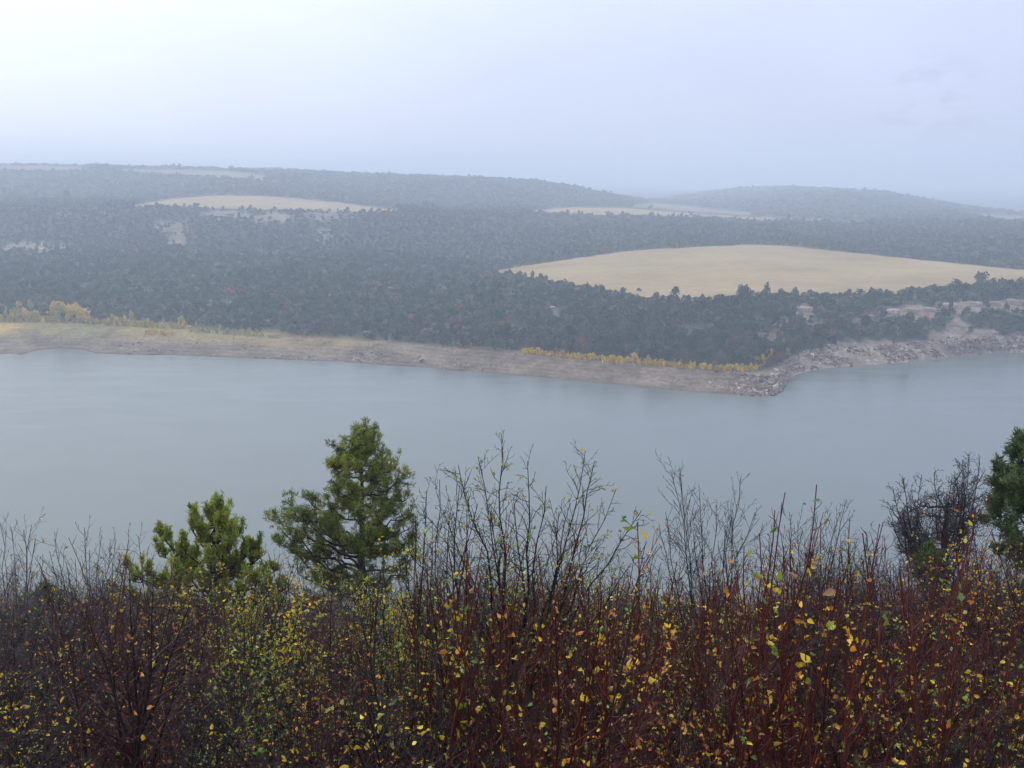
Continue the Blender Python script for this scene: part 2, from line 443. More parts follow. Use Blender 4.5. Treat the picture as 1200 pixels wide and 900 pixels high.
def crown(n, rx=1.0, h=2.2, size=0.34, lobes=6, conic=0.35):
    """a loose crown of n leaf-clump facets standing on the origin, plus a short trunk"""
    lc = np.c_[rng.normal(0, 0.42, (lobes, 2)) * rx, rng.uniform(0.3, 0.8, lobes) * h]
    lc[:, :2] *= (1 - conic * (lc[:, 2] / h))[:, None]
    lc[0] = (rng.normal(0, .1), rng.normal(0, .1), 0.75 * h)
    lr = rng.uniform(0.36, 0.56, lobes) * rx * (1.15 - conic * lc[:, 2] / h)
    k = rng.integers(0, lobes, n)
    d = rng.normal(size=(n, 3)); d /= np.linalg.norm(d, axis=1, keepdims=True)
    c = lc[k] + d * (lr[k] * rng.uniform(0.7, 1.05, n))[:, None] * np.array([1, 1, 1.1])
    c[:, 2] = np.clip(c[:, 2], 0.1 * h, None)
    base = np.array([[0, 0.62, 0], [-0.54, -0.31, 0], [0.54, -0.31, 0]]) * size
    V = np.einsum('nij,kj->nki', rand_rot(n), base) * rng.uniform(0.7, 1.4, n)[:, None, None] + c[:, None]
    V = V.reshape(-1, 3); Fc = np.arange(len(V)).reshape(-1, 3)
    shade = np.repeat(rng.uniform(0.82, 1.22, n), 3)
    a = np.arange(4) * math.pi / 2
    tv = np.concatenate([np.c_[0.07 * rx * np.cos(a), 0.07 * rx * np.sin(a), np.full(4, -0.15 * h)], np.c_[0.04 * rx * np.cos(a), 0.04 * rx * np.sin(a), np.full(4, 0.55 * h)]])
    tf = []
    for i in range(4):
        j = (i + 1) % 4; tf += [(i, j, 4 + j), (i, 4 + j, 4 + i)]
    return V, Fc, shade, tv, np.array(tf)

DARK = np.array([0.032, 0.054, 0.034]); OLIVE = np.array([0.064, 0.088, 0.046]); OAK = np.array([0.105, 0.092, 0.068]); RUST = np.array([0.17, 0.085, 0.050]); SAGE = np.array([0.12, 0.135, 0.10])
HI = [crown(230, size=0.27, lobes=8) for _ in range(6)]
MID = [crown(34, size=0.66) for _ in range(6)]
LO = [crown(13, size=1.05, lobes=4) for _ in range(6)]

def tree_colour(X, Y, n):
    u = rng.random(n)
    g = fbm(X / 60, Y / 90, 91)
    low = np.clip((560 - Y) / 110, 0, 1) * np.clip(0.4 + 2.2 * fbm(X / 22, Y / 22, 93), 0, 1)
    u = np.where(Y > 1100, u * 0.93, u) + 0.26 * low * rng.random(n)
    C = np.where((u < 0.60 + 0.5 * g)[:, None], DARK, np.where((u < 0.86 + 0.2 * g)[:, None], OLIVE, np.where((u < 0.945)[:, None], OAK, np.where((u < 0.985)[:, None], SAGE, RUST))))
    big = 1 + 1.3 * fbm(X / 110, Y / 170, 107)
    return C * (big * rng.lognormal(0, np.where(Y > 1100, 0.09, 0.2)))[:, None]

def scatter_far():
    pts = []
    Y = 404.0
    while Y < 3050:
        s = max(4.0, Y * 0.0060)
        t = np.arange(-0.66, 0.66, s / Y)
        t = t + rng.uniform(-.5, .5, len(t)) * s / Y
        yy = Y + rng.uniform(-.5, .5, len(t)) * s
        pts.append(np.c_[t * yy, yy, np.full(len(t), s)])
        Y += s * (1.0 if Y < 900 else 1.25)
    P = np.concatenate(pts)
    X, Y, S = P.T
    Z = height(X, Y)
    px, py = project(X, Y, Z)
    ys, yb = shore_beach(X, Y)
    inb = (Y - ys) / np.maximum(yb - ys, 5)
    e = inb + 0.35 * fbm(X / 12, Y / 12, 95)
    keep = e > 1.02
    left = (px < 330)
    keep &= ~(left & (py > 372 + 0.045 * np.clip(px, 0, 330) + 5 * fbm(X / 15, Y / 15, 97)))
    keep &= ~in_fields(px, py, Y, np.where(Y > 1050, 1.5, 0.4))
    keep &= rng.random(len(X)) > 1.05 * patch_mask(px, py)
    keep &= (fbm(X / 25, Y / 35, 99) > -0.24) & (fbm(X / 90, Y / 130, 101) + 0.5 * fbm(X / 18, Y / 25, 103) > -0.37)
    keep &= Z > 2.0
    keep &= ~((Y > 2700) & (rng.random(len(X)) < .4))
    return X[keep], Y[keep], Z[keep], S[keep], px[keep], py[keep]

FX, FY, FZ, FS, FPX, FPY = scatter_far()
print('far trees', len(FX))

def merge(variants, idx, X, Y, Z, sc, C, name, label):
    Vs, Fs, Cs = [], [], []; off = 0
    which = rng.integers(0, len(variants), len(idx))
    for v, (cv, cf, sh, tv, tf) in enumerate(variants):
        sel = idx[which == v]
        if not len(sel): continue
        a = rng.uniform(0, 6.28, len(sel)); ca, sa = np.cos(a), np.sin(a)
        s = sc[sel]
        hs = np.minimum(s, 2.5 - 0.35 * np.clip((Y[sel] - 900) / 600, 0, 2)) * 0.84 * rng.lognormal(0, np.where(Y[sel] > 1300, 0.36, 0.25))
        vx = (cv[None, :, 0] * ca[:, None] - cv[None, :, 1] * sa[:, None]) * s[:, None] + X[sel][:, None]
        vy = (cv[None, :, 0] * sa[:, None] + cv[None, :, 1] * ca[:, None]) * s[:, None] + Y[sel][:, None]
        vz = cv[None, :, 2] * hs[:, None] + Z[sel][:, None]
        nv = cv.shape[0]
        Vs.append(np.stack([vx, vy, vz], -1).reshape(-1, 3))
        Fs.append((cf[None] + (np.arange(len(sel)) * nv)[:, None, None] + off).reshape(-1, 3))
        Cs.append((C[sel][:, None, :] * sh[None, :, None]).reshape(-1, 3))
        off += nv * len(sel)
    o = new_obj(name, np.concatenate(Vs), Fs, M_FAR, np.concatenate(Cs))
    tag(o, label, 'woodland', kind='stuff')
    return o

rad = np.clip(FS * 0.52, 1.7, 7.5) * rng.lognormal(0, 0.27, len(FX)) * np.where(FY < 900, 1.0, 0.8)
colr = tree_colour(FX, FY, len(FX))
# the trees that show largest, each one an object
vis = (FPX > 4) & (FPX < 1196)
order = np.argsort(np.where(vis, FY, 1e9) - 14 * rad)
single = order[:240]
mask = np.ones(len(FX), bool); mask[single] = False
near = np.where(mask & (FY < 800))[0]; midd = np.where(mask & (FY >= 800) & (FY < 1250))[0]; farr = np.where(mask & (FY >= 1250))[0]
merge([crown(70, size=0.48) for _ in range(6)], near, FX, FY, FZ, rad, colr, 'woodland', 'dense pinyon and juniper wood covering the slope behind the far beach')
merge(MID, midd, FX, FY, FZ, rad, colr, 'woodland', 'blue grey wood on the upper slope between the fields')
merge(LO, farr, FX, FY, FZ, rad, colr, 'woodland', 'faint hazy wood over the mesa and the distant hills')

def far_tree_mesh(name, var, col):
    cv, cf, sh, tv, tf = var
    V = np.concatenate([cv, tv]); C = np.concatenate([col[None] * sh[:, None], np.tile([[0.06, 0.05, 0.045]], (len(tv), 1))])
    return new_obj(name, V, [np.concatenate([cf, tf + len(cv)])], M_FAR, C)

protos = {}
def far_tree(kind, X, Y, Z, sc, label, group, cat='tree', zs=1.0):
    name, var, col = kind
    key = (name, id(var), tuple(np.round(col, 3)))
    if key not in protos:
        protos[key] = o = far_tree_mesh(name, var, col)
    else:
        o = protos[key].copy(); COL.objects.link(o)
    o.location = (float(X), float(Y), float(Z)); o.rotation_euler = (0, 0, random.uniform(0, 6.28)); o.scale = (float(sc), float(sc), float(sc * zs))
    tag(o, label, cat, group)
    return o

KINDS = [('juniper_tree', DARK, 'small dark green juniper at the front of the wood above the far beach', 'dark junipers along the front of the far wood', 'tree'),
         ('pinyon_pine', OLIVE, 'small olive green pinyon pine at the front edge of the wood above the far beach', 'olive pinyons along the front of the far wood', 'tree'),
         ('scrub_oak', OAK, 'small leafless grey brown scrub oak at the front edge of the far wood', 'grey scrub oaks along the front of the far wood', 'shrub'),
         ('scrub_oak', RUST, 'small rust red scrub oak at the front edge of the far wood', 'rust red scrub oaks along the front of the far wood', 'shrub')]
for i in single:
    c = colr[i]
    k = int(np.argmin([np.linalg.norm(c / c.sum() - q[1] / q[1].sum()) + 0.3 * abs(c.sum() - q[1].sum()) for q in KINDS]))
    nm, cc, lab, grp, cat = KINDS[k]
    v = HI[int(rng.integers(0, 4))]
    far_tree((nm, v, cc), FX[i], FY[i], FZ[i], rad[i], lab, grp, cat)

# yellow willows along the strand, the dark thicket on the beach, field-edge and skyline trees
YEL = np.array([0.66, 0.47, 0.045]); YEL2 = np.array([0.66, 0.46, 0.11]); GY = np.array([0.36, 0.34, 0.085]); OR = np.array([0.50, 0.27, 0.09])
def willow_row(pts, n, hpx, cols, label, group, jy=1.0, hj=0.35, Yr=(380, 760)):
    p = np.array(pts, float)
    L = np.r_[0, np.cumsum(np.hypot(*np.diff(p, axis=0).T))]
    s = np.sort(rng.uniform(0, L[-1], n))
    x = np.interp(s, L, p[:, 0]); y = np.interp(s, L, p[:, 1]) + rng.uniform(-jy, jy, n)
    X, Y = hit(x, y, *Yr)
    Z = height(X, Y)
    for i in range(n):
        hgt = hpx * Y[i] / F0 * min(rng.lognormal(-.12, hj), 1.7)
        far_tree(('willow_shrub', HI[int(rng.integers(0, 4))], cols[int(rng.integers(0, len(cols)))]), X[i], Y[i], Z[i] - 0.2, hgt / 2.4, label, group, 'shrub', rng.uniform(.8, 1.7))

willow_row([(615, 413.5), (665, 419)], 20, 5.0, [YEL, YEL2, OR], 'low yellow willow in the short broken row at the left end of the beach edge', 'yellow willows in the broken row')
willow_row([(668, 419), (735, 424.5), (790, 429), (830, 432), (868, 434), (886, 434)], 80, 5.4, [YEL, YEL, YEL2, GY], 'low yellow willow shrub in the long row above the point', 'yellow willows in the long row above the point')
willow_row([(880, 433), (889, 430), (894, 425), (900, 420), (904, 417)], 26, 8, [YEL, YEL2, GY], 'taller yellow willow shrub where the row climbs behind the rocky point', 'tall yellow willows behind the point')
willow_row([(912, 419), (930, 416)], 4, 6, [GY], 'pale yellow shrub among rocks right of the rocky point', 'pale shrubs among the rocks', 1.5)
willow_row([(-6, 373), (25, 374), (60, 375), (90, 374)], 46, 10.5, [YEL2, GY, YEL2, YEL], 'yellow green willow tree in the dense stand at the left end of the far shore', 'willows in the dense left stand', 2.5)
willow_row([(-6, 366), (30, 366), (50, 367)], 16, 8, [GY, YEL2 * .8, GY], 'greenish willow at the back of the dense stand on the far shore', 'willows at the back of the left stand', 2)
willow_row([(64, 373), (84, 373)], 12, 12.5, [OR, YEL2], 'taller orange yellow willow tree at the right end of the dense stand', 'orange willows of the stand', 2)
willow_row([(94, 377), (107, 377)], 12, 11, [YEL2, YEL], 'upright yellow willow in the small clump standing right of the dense stand', 'willows of the separate clump', 2)
willow_row([(112, 378), (116, 378)], 2, 6, [YEL2], 'tiny round yellow shrub right of the separate willow clump', 'tiny yellow shrubs')
willow_row([(122, 380), (152, 380), (175, 382)], 18, 7, [YEL2, GY], 'low yellow shrub in the sparse row along the left meadow edge', 'low yellow shrubs along the meadow', 1.5)
willow_row([(186, 383), (215, 382), (250, 388), (318, 394)], 9, 6, [GY, YEL2], 'lone yellow green bush dotting the upper beach', 'lone bushes on the upper beach', 3)
willow_row([(530, 406), (552, 408)], 6, 7, [OR * 0.75, RUST], 'small rusty orange bush at the edge of the middle beach', 'rusty bushes of the middle beach', 1.2)
willow_row([(315, 360), (330, 362), (352, 362)], 4, 7, [RUST * 1.1], 'rust red oak bush low on the wooded slope above the dark beach thicket', 'rust oak bushes above the thicket', 5)
willow_row([(505, 362), (520, 365), (600, 382), (632, 388), (655, 385)], 9, 9, [RUST * 1.3, RUST], 'orange brown oak bush among dark trees in the middle of the slope', 'orange oak bushes of the middle slope', 4)

for x, y, s in ((262, 386, 12), (270, 387, 14), (279, 388, 15), (288, 388, 14), (297, 388.5, 13), (304, 388, 11)):
    X, Y = hit(x, y, 380, 700); Z = height(X, Y)
    far_tree(('juniper_bush', HI[int(rng.integers(0, 4))], DARK * 0.95), X[0], Y[0], Z[0] - .3, s * Y[0] / F0 / 2.3, 'dark green bush in the compact thicket standing alone on the left beach', 'dark bushes of the beach thicket', 'bush')

for x, y, s in ((205, 242.5, 5), (216, 243, 5.5), (228, 243.5, 5.5), (249, 245, 4), (262, 245, 4), (284, 246, 6), (294, 246, 7), (299, 247, 5), (322, 247, 6.5), (349, 247.5, 4), (386, 248.5, 5), (396, 248.5, 5)):
    X, Y = hit(x, y, 950, 1500); Z = height(X, Y)
    far_tree(('juniper_tree', HI[int(rng.integers(0, 4))], DARK), X[0], Y[0], Z[0] - .3, s * Y[0] / F0 / 2.3, 'round dark juniper standing along the lower edge of the upper left field', 'junipers along the upper field', 'tree')
X, Y = hit(126, 199.5, 1700, 2300); Z = height(X, Y)
far_tree(('juniper_tree', HI[4], DARK), X[0], Y[0], Z[0] - .5, 9 * Y[0] / F0 / 2.3, 'lone round tree breaking the skyline of the left mesa', None)
X, Y = hit(748, 341.5, 520, 900); Z = height(X, Y)
far_tree(('scrub_oak', HI[5], OAK * .6), X[0], Y[0], Z[0] - .3, 2.2, 'low dark bush standing alone in the lower corner of the large field', None, 'bush', 0.55)
for x, y, s, zs in ((792, 350, 16, 1), (1150, 337, 20, 1), (1120, 341, 16, 1), (870, 352, 20, 1), (868, 352, 17, 1)):
    X, Y = hit(x, y, 520, 900); Z = height(X, Y)
    far_tree(('juniper_tree', HI[int(rng.integers(0, 4))], DARK * .95), X[0], Y[0], Z[0] - .3, s * Y[0] / F0 / 2.3, 'large dark juniper rising above its neighbours against the large field', 'tall junipers against the large field', 'tree')

# ------------------------------------------------------------------ rocks
def rock(name, col, sub=2, flat=0.6):
    import bmesh
    bm = bmesh.new(); bmesh.ops.create_icosphere(bm, subdivisions=sub, radius=1.0)
    cuts = [(Vector(rng.normal(size=3)).normalized(), rng.uniform(0.45, 0.8)) for _ in range(9)]
    for v in bm.verts:
        for n, d in cuts:
            k = v.co.dot(n)
            if k > d: v.co -= n * (k - d)
        v.co.x *= 1.25; v.co.z *= flat
    V = np.array([v.co[:] for v in bm.verts]); Fc = np.array([[v.index for v in f.verts] for f in bm.faces]); bm.free()
    cc = col[None] * np.array([.92, .85, .78]) * rng.uniform(0.8, 1.15, len(V))[:, None]
    return new_obj(name, V, [Fc], M_ROCK, cc)

def ledge(name, col):
    nx, ny, nz = 14, 6, 5
    g = np.stack(np.meshgrid(np.linspace(-1, 1, nx), np.linspace(-1, 1, ny), np.linspace(-1, 1, nz), indexing='ij'), -1)
    P = g.reshape(-1, 3); sid = int(rng.integers(0, 999))
    step = np.round(3 * vnoise(P[:, 0] * 3.1, P[:, 0] * 0, sid)) / 3
    V = P.copy()
    V[:, 1] += 0.5 * (step - .5) + 0.18 * rng.normal(size=len(P)) * 0.5
    V[:, 2] = V[:, 2] * (0.75 + 0.5 * vnoise(P[:, 0] * 2.3, P[:, 1] * 2.3, sid + 7)) + 0.07 * rng.normal(size=len(P))
    V[:, 0] += 0.05 * rng.normal(size=len(P))
    V *= np.array([1.0, 0.45, 0.30]) * (1 - 0.22 * np.abs(P[:, :1]) ** 3)
    idx = np.arange(len(P)).reshape(nx, ny, nz); F = []
    for a, b in ((idx[:, :, 0], 1), (idx[:, :, -1], 0), (idx[:, 0], 0), (idx[:, -1], 1), (idx[0], 1), (idx[-1], 0)):
        q = np.stack([a[:-1, :-1], a[1:, :-1], a[1:, 1:], a[:-1, 1:]], -1).reshape(-1, 4)
        F.append(q[:, ::-1] if b else q)
    used = np.unique(np.concatenate(F)); rm = np.zeros(len(P), int); rm[used] = np.arange(len(used))
    return new_obj(name, V[used], [rm[np.concatenate(F)]], M_ROCK, col[None] * rng.uniform(.75, 1.15, len(used))[:, None])

def place_ledge(x, y, wpx, label, col):
    X, Y = hit(x, y, 470, 700); Z = height(X, Y)
    s_ = wpx * Y[0] / F0 / 2.0
    o = ledge('cliff_ledge', col); o.location = (float(X[0]), float(Y[0]), float(Z[0] + .12 * s_)); o.scale = (float(s_), float(s_), float(s_ * random.uniform(.8, 1.2)))
    o.rotation_euler = (0, random.uniform(-.08, .08), random.uniform(-.25, .25)); tag(o, label, 'rock')

ROCKCOL = [np.array([0.40, 0.33, 0.28]), np.array([0.30, 0.245, 0.21]), np.array([0.62, 0.57, 0.52]), np.array([0.19, 0.155, 0.14]), np.array([0.33, 0.24, 0.195])]
rock_protos = [(rock('boulder', ROCKCOL[i % 5]), []) for i in range(7)]
_used = set()
def place_rock(x, y, wpx, label, group, Yr=(380, 700), pick=None, flat=1.0, sink=0.25, name='boulder'):
    X, Y = hit(x, y, *Yr); Z = height(X, Y)
    i = int(rng.integers(0, 7)) if pick is None else pick
    p = rock_protos[i][0]
    if i in _used: o = p.copy(); COL.objects.link(o)
    else: o = p; _used.add(i)
    o.name = name
    s = wpx * Y[0] / F0 / 2.4
    o.location = (float(X[0]), float(Y[0]), float(Z[0] + s * (0.6 * flat) * (0.5 - sink)))
    o.rotation_euler = (random.uniform(-.25, .25), random.uniform(-.25, .25), random.uniform(0, 6.28) if flat == 1.0 else random.uniform(-.3, .3))
    o.scale = (s * random.uniform(.8, 1.3), s * random.uniform(.7, 1.1), s * flat * random.uniform(.7, 1.2))
    tag(o, label, 'rock', group)

def rocks_in(poly, n, w, label, group, pick=None, **kw):
    p = np.array(poly, float)
    for _ in range(n):
        s = rng.random() * (len(p) - 1); i = int(s); f = s - i
        x = p[i, 0] * (1 - f) + p[i + 1, 0] * f; y0 = p[i, 1] * (1 - f) + p[i + 1, 1] * f; y1 = p[i, 2] * (1 - f) + p[i + 1, 2] * f
        place_rock(x + rng.uniform(-2, 2), rng.uniform(y0, y1), w * rng.lognormal(0, 0.4), label, group, pick=None if pick is None else pick[int(rng.integers(0, len(pick)))], **kw)

rocks_in([(866, 441, 463), (915, 438, 461)], 46, 4.2, 'brown boulder piled on the tip of the rocky point', 'boulders piled on the point', [0, 1, 3, 4, 5, 6])
rocks_in([(905, 422, 440), (935, 412, 436), (960, 408, 430)], 66, 4.0, 'grey boulder on the rubble slope just behind the rocky point', 'boulders behind the point', [0, 1, 2, 3, 5, 6])
rocks_in([(960, 402, 428), (1020, 402, 425), (1090, 400, 419)], 70, 3.6, 'pale boulder on the stony shore right of the rocky point', 'boulders on the right shore', [0, 1, 2, 4, 5])
rocks_in([(1135, 386, 404), (1200, 396, 410)], 24, 3.6, 'pinkish boulder at the foot of the slope at the right end of the shore', 'boulders at the right end of the shore', [0, 1, 3, 4])
rocks_in([(402, 410, 421), (452, 412, 424)], 34, 2.6, 'dark stone in the patch of stones on the beach left of the middle', 'stones in the left patch on the beach', [1, 3, 6])
rocks_in([(482, 416, 428), (550, 422, 434)], 40, 2.6, 'pale grey stone in the patch of stones near the middle beach waterline', 'stones in the middle beach patch', [0, 2, 5, 1])
rocks_in([(8, 291, 297), (40, 288, 296), (76, 287, 293)], 34, 5.0, 'whitish boulder in the outcrop on the wooded slope at the far left', 'white boulders of the left outcrop', [2, 2, 2, 0], Yr=(700, 1100))
for x, y, w, l in ((942, 364, 24, 'rounded pale sandstone ledge among trees under the large field'), (1046, 366, 18, 'pale sandstone ledge left of the longest cliff band'),
                   (1068, 365, 18, 'pale buff cliff block in the middle of the cliff band above the right shore'), (1088, 364, 18, 'buff cliff block beside the top of the bare scree'),
                   (1112, 360, 22, 'long pinkish cliff ledge above the bare scree'), (1142, 358, 20, 'pinkish cliff ledge right of the bare scree'), (1165, 357, 16, 'reddish ledge near the right end of the cliff band'), (1190, 356, 22, 'last pink cliff ledge at the right picture edge'),
                   (1022, 372, 12, 'small pale ledge low among trees left of the cliff band')):
    place_ledge(x, y, w, l, np.array([0.36, 0.295, 0.24]) if w > 17 else np.array([0.31, 0.235, 0.19]))
for x, y, w, l in ((374, 273, 7, 'small pale rock high on the slope below the upper field'), (384, 346, 7, 'flat pale rock low on the wooded slope left of the middle'),
                   (74, 317, 6, 'small pale rock below the white outcrop'), (785, 381, 4, 'tiny white rock among trees above the long willow row'), (647, 360, 9, 'flat grey rock on the slope below the field corner'), (98, 241, 4, 'tiny white rock far up the left slope'), (470, 247.5, 4, 'tiny white rock at the tip of the upper field')):
    place_rock(x, y, w, l, None, Yr=(450, 1600), flat=0.5, pick=2)

def strand_grass():
    rows = [([(612, 412.5), (668, 418.5), (735, 424.5), (790, 429), (832, 432), (870, 434), (888, 433), (896, 425), (905, 417)], 5200, 3.4, YEL), ([(-10, 375), (40, 376), (95, 377), (120, 379), (175, 382.5), (215, 384)], 3200, 3.4, (YEL2 + GY) * .5),
            ([(170, 390), (205, 392)], 700, 2.2, YEL), ([(220, 388), (330, 396)], 500, 2.5, GY)]
    Vs, Cs = [], []
    for pts, n, hp, col in rows:
        p = np.array(pts, float); L = np.r_[0, np.cumsum(np.hypot(*np.diff(p, axis=0).T))]
        q = rng.uniform(0, L[-1], n); q = q[fbm(q / 9, q * 0, 141) + 0.5 * fbm(q / 2.5, q * 0, 143) > -0.13]; n = len(q)
        x = np.interp(q, L, p[:, 0]); y = np.interp(q, L, p[:, 1]) + rng.normal(0, 0.9, n)
        X, Y = hit(x, y, 400, 620, 240); Z = height(X, Y)
        ok = Y < 600; X, Y, Z = X[ok], Y[ok], Z[ok]; n = len(X)
        h = hp * Y / F0 * np.minimum(rng.lognormal(-.15, .45, n), 1.8) * (0.65 + 1.3 * np.clip(fbm(X / 6, Y / 6, 147) + .25, 0, 1)); a = rng.uniform(0, 6.28, n); w_ = 0.22 * h
        ux, uy = np.cos(a) * w_, np.sin(a) * w_; lx, ly = rng.normal(0, .22, n) * h, rng.normal(0, .22, n) * h
        V = np.stack([np.c_[X - ux, Y - uy, Z - .1], np.c_[X + ux, Y + uy, Z - .1], np.c_[X + ux + lx, Y + uy + ly, Z + .8 * h], np.c_[X + lx, Y + ly, Z + h]], 1)
        Vs.append(V.reshape(-1, 3)); Cs.append(np.repeat(col[None] * rng.uniform(.6, 1.15, n)[:, None] * np.array([1, .95, 1]), 4, 0))
    V = np.concatenate(Vs)
    tag(new_obj('golden_grass', V, [np.arange(len(V)).reshape(-1, 4)], M_FAR, np.concatenate(Cs)), 'golden grass and low scrub in a broken strip along the top of the far beach', 'grass', kind='stuff')
strand_grass()

def rubble():
    n = 9000
    x = np.r_[rng.uniform(120, 918, 4200), rng.uniform(860, 1210, 4800)]
    ysh = np.interp(x, [p[0] for p in SHORE], [p[1] for p in SHORE])
    up = np.where(x > 880, 24, np.interp(x, [120, 300, 900], [22, 24, 32]))
    y = ysh - up * rng.random(n) ** 1.3
    X, Y = hit(x, y, 395, 640, 260); Z = height(X, Y)
    dens = fbm(X / 14, Y / 10, 131) + 0.4 * fbm(X / 50, Y / 30, 133)
    keep = (dens > np.where(x > 880, -0.06, 0.03)) & ((ysh - y > 3) | (x < 925) | (rng.random(n) < .25)) & (Z > -0.1)
    X, Y, Z, x = X[keep], Y[keep], Z[keep], x[keep]; n = len(X)
    oc = np.array([[1, 0, 0], [-1, 0, 0], [0, 1, 0], [0, -1, 0], [0, 0, 1], [0, 0, -.4]], float)
    of = np.array([[0, 2, 4], [2, 1, 4], [1, 3, 4], [3, 0, 4], [2, 0, 5], [1, 2, 5], [3, 1, 5], [0, 3, 5]])
    s = rng.lognormal(-0.95, 0.45, n) * np.where(x > 880, 1.35, 0.85)
    V = np.einsum('nij,nkj->nki', rand_rot(n), oc[None] * rng.uniform(.6, 1.2, (n, 6, 1))) * s[:, None, None] + np.c_[X, Y, Z + 0.1 * s][:, None]
    C = np.array(ROCKCOL)[rng.integers(0, 5, n)] * np.array([.92, .84, .76]) * rng.uniform(.35, 1.1, n)[:, None]
    o = new_obj('rubble', V.reshape(-1, 3), [(of[None] + (np.arange(n) * 6)[:, None, None]).reshape(-1, 3)], M_ROCK, np.repeat(C, 6, 0))
    tag(o, 'loose broken stones strewn over the exposed beach and rocky shore', 'rubble', kind='stuff')
rubble()

# ------------------------------------------------------------------ near vegetation: twigs and leaves
class Plant:
    def __init__(self):
        self.tubes = {}          # (n points, sides) -> lists
        self.leaves = []         # (pos, dir, size, colour)
    def tube(self, pts, r0, r1, col, sides=3):
        pts = np.asarray(pts, float); n = len(pts)
        rr = np.linspace(r0, r1, n)
        self.tubes.setdefault((n, sides), []).append((pts, rr, col))
    def leaf(self, p, d, s, c): self.leaves.append((p, d, s, c))
    def wood_mesh(self, name, parent, origin, material):
        Vs, Fs, Cs = [], [], []; off = 0
        for (n, k), L in self.tubes.items():
            P = np.array([l[0] for l in L]); Rr = np.array([l[1] for l in L]); C = np.array([l[2] for l in L])
            T = np.gradient(P, axis=1); T /= np.linalg.norm(T, axis=2, keepdims=True) + 1e-9
            ref = np.where(np.abs(T[:, :, 2:3]) > 0.9, np.array([1., 0, 0]), np.array([0., 0, 1]))
            U = np.cross(T, ref); U /= np.linalg.norm(U, axis=2, keepdims=True) + 1e-9
            W = np.cross(T, U)
            a = np.arange(k) * 2 * math.pi / k
            V = P[:, :, None] + Rr[:, :, None, None] * (np.cos(a)[None, None, :, None] * U[:, :, None] + np.sin(a)[None, None, :, None] * W[:, :, None])
            m = len(L)
            i = (np.arange(n - 1) * k)[:, None]; j = np.arange(k); j2 = (j + 1) % k
            q = np.stack([i + j, i + j2, i + k + j2, i + k + j], -1).reshape(-1, 4)
            Fs.append((q[None] + (np.arange(m) * n * k)[:, None, None] + off).reshape(-1, 4))
            Vs.append(V.reshape(-1, 3)); Cs.append(np.repeat(C, n * k, 0)); off += m * n * k
        return new_obj(name, np.concatenate(Vs) - origin, Fs, material, np.concatenate(Cs), parent, smooth=True)
    def leaf_mesh(self, name, parent, origin, material, lrng):
        if not self.leaves: return None
        P = np.array([l[0] for l in self.leaves]); D = np.array([l[1] for l in self.leaves]); S = np.array([l[2] for l in self.leaves]); C = np.array([l[3] for l in self.leaves])
        n = len(P)
        D = D / (np.linalg.norm(D, axis=1, keepdims=True) + 1e-9)
        ref = lrng.normal(size=(n, 3)); U = np.cross(D, ref); U /= np.linalg.norm(U, axis=1, keepdims=True) + 1e-9
        W = np.cross(D, U)
        fold = lrng.uniform(0.2, 1.0, n); wd = lrng.uniform(0.26, 0.40, n); cu = lrng.uniform(-0.2, 0.25, n)
        def pt(a, b, c): return P + S[:, None] * (a * D + (b * wd)[:, None] * U + (c)[:, None] * W)
        z = np.zeros(n)
        pts = [pt(0, z, z), pt(0.30, z + 0.9, fold * .3), pt(0.62, z + 0.72, fold * .3 + cu * .5), pt(1.0, z, cu), pt(0.62, z - 0.72, fold * .3 + cu * .5), pt(0.30, z - 0.9, fold * .3)]
        V = np.stack(pts, 1)
        f = np.array([[0, 1, 2, 3], [0, 3, 4, 5]])
        Fc = (f[None] + (np.arange(n) * 6)[:, None, None]).reshape(-1, 4)
        cc = np.repeat(C, 6, 0)
        return new_obj(name, V.reshape(-1, 3) - origin, [Fc], material, cc, parent)

def nrm(v): return v / (np.linalg.norm(v) + 1e-9)

def walk(r_, p, d, L, n, wander, lift):
    pts = [p]; d = nrm(d)
    for _ in range(n):
        d = nrm(d + r_.normal(0, wander, 3) + np.array([0, 0, lift]))
        p = p + d * L / n
        pts.append(p)
    return np.array(pts)

def side_dir(r_, d, ang):
    a = nrm(np.cross(d, r_.normal(size=3)))
    return nrm(d * math.cos(ang) + a * math.sin(ang))

YL = np.array([0.70, 0.47, 0.03]); YG = np.array([0.36, 0.40, 0.06]); GR = np.array([0.15, 0.26, 0.06]); ORG = np.array([0.58, 0.22, 0.03]); TAN = np.array([0.34, 0.19, 0.08]); BRN = np.array([0.22, 0.10, 0.05]); PALEG = np.array([0.30, 0.42, 0.22])

def pick(r_, pal):
    w = np.array([p[1] for p in pal], float); w /= w.sum()
    return pal[int(r_.choice(len(pal), p=w))][0] * r_.uniform(0.75, 1.25)

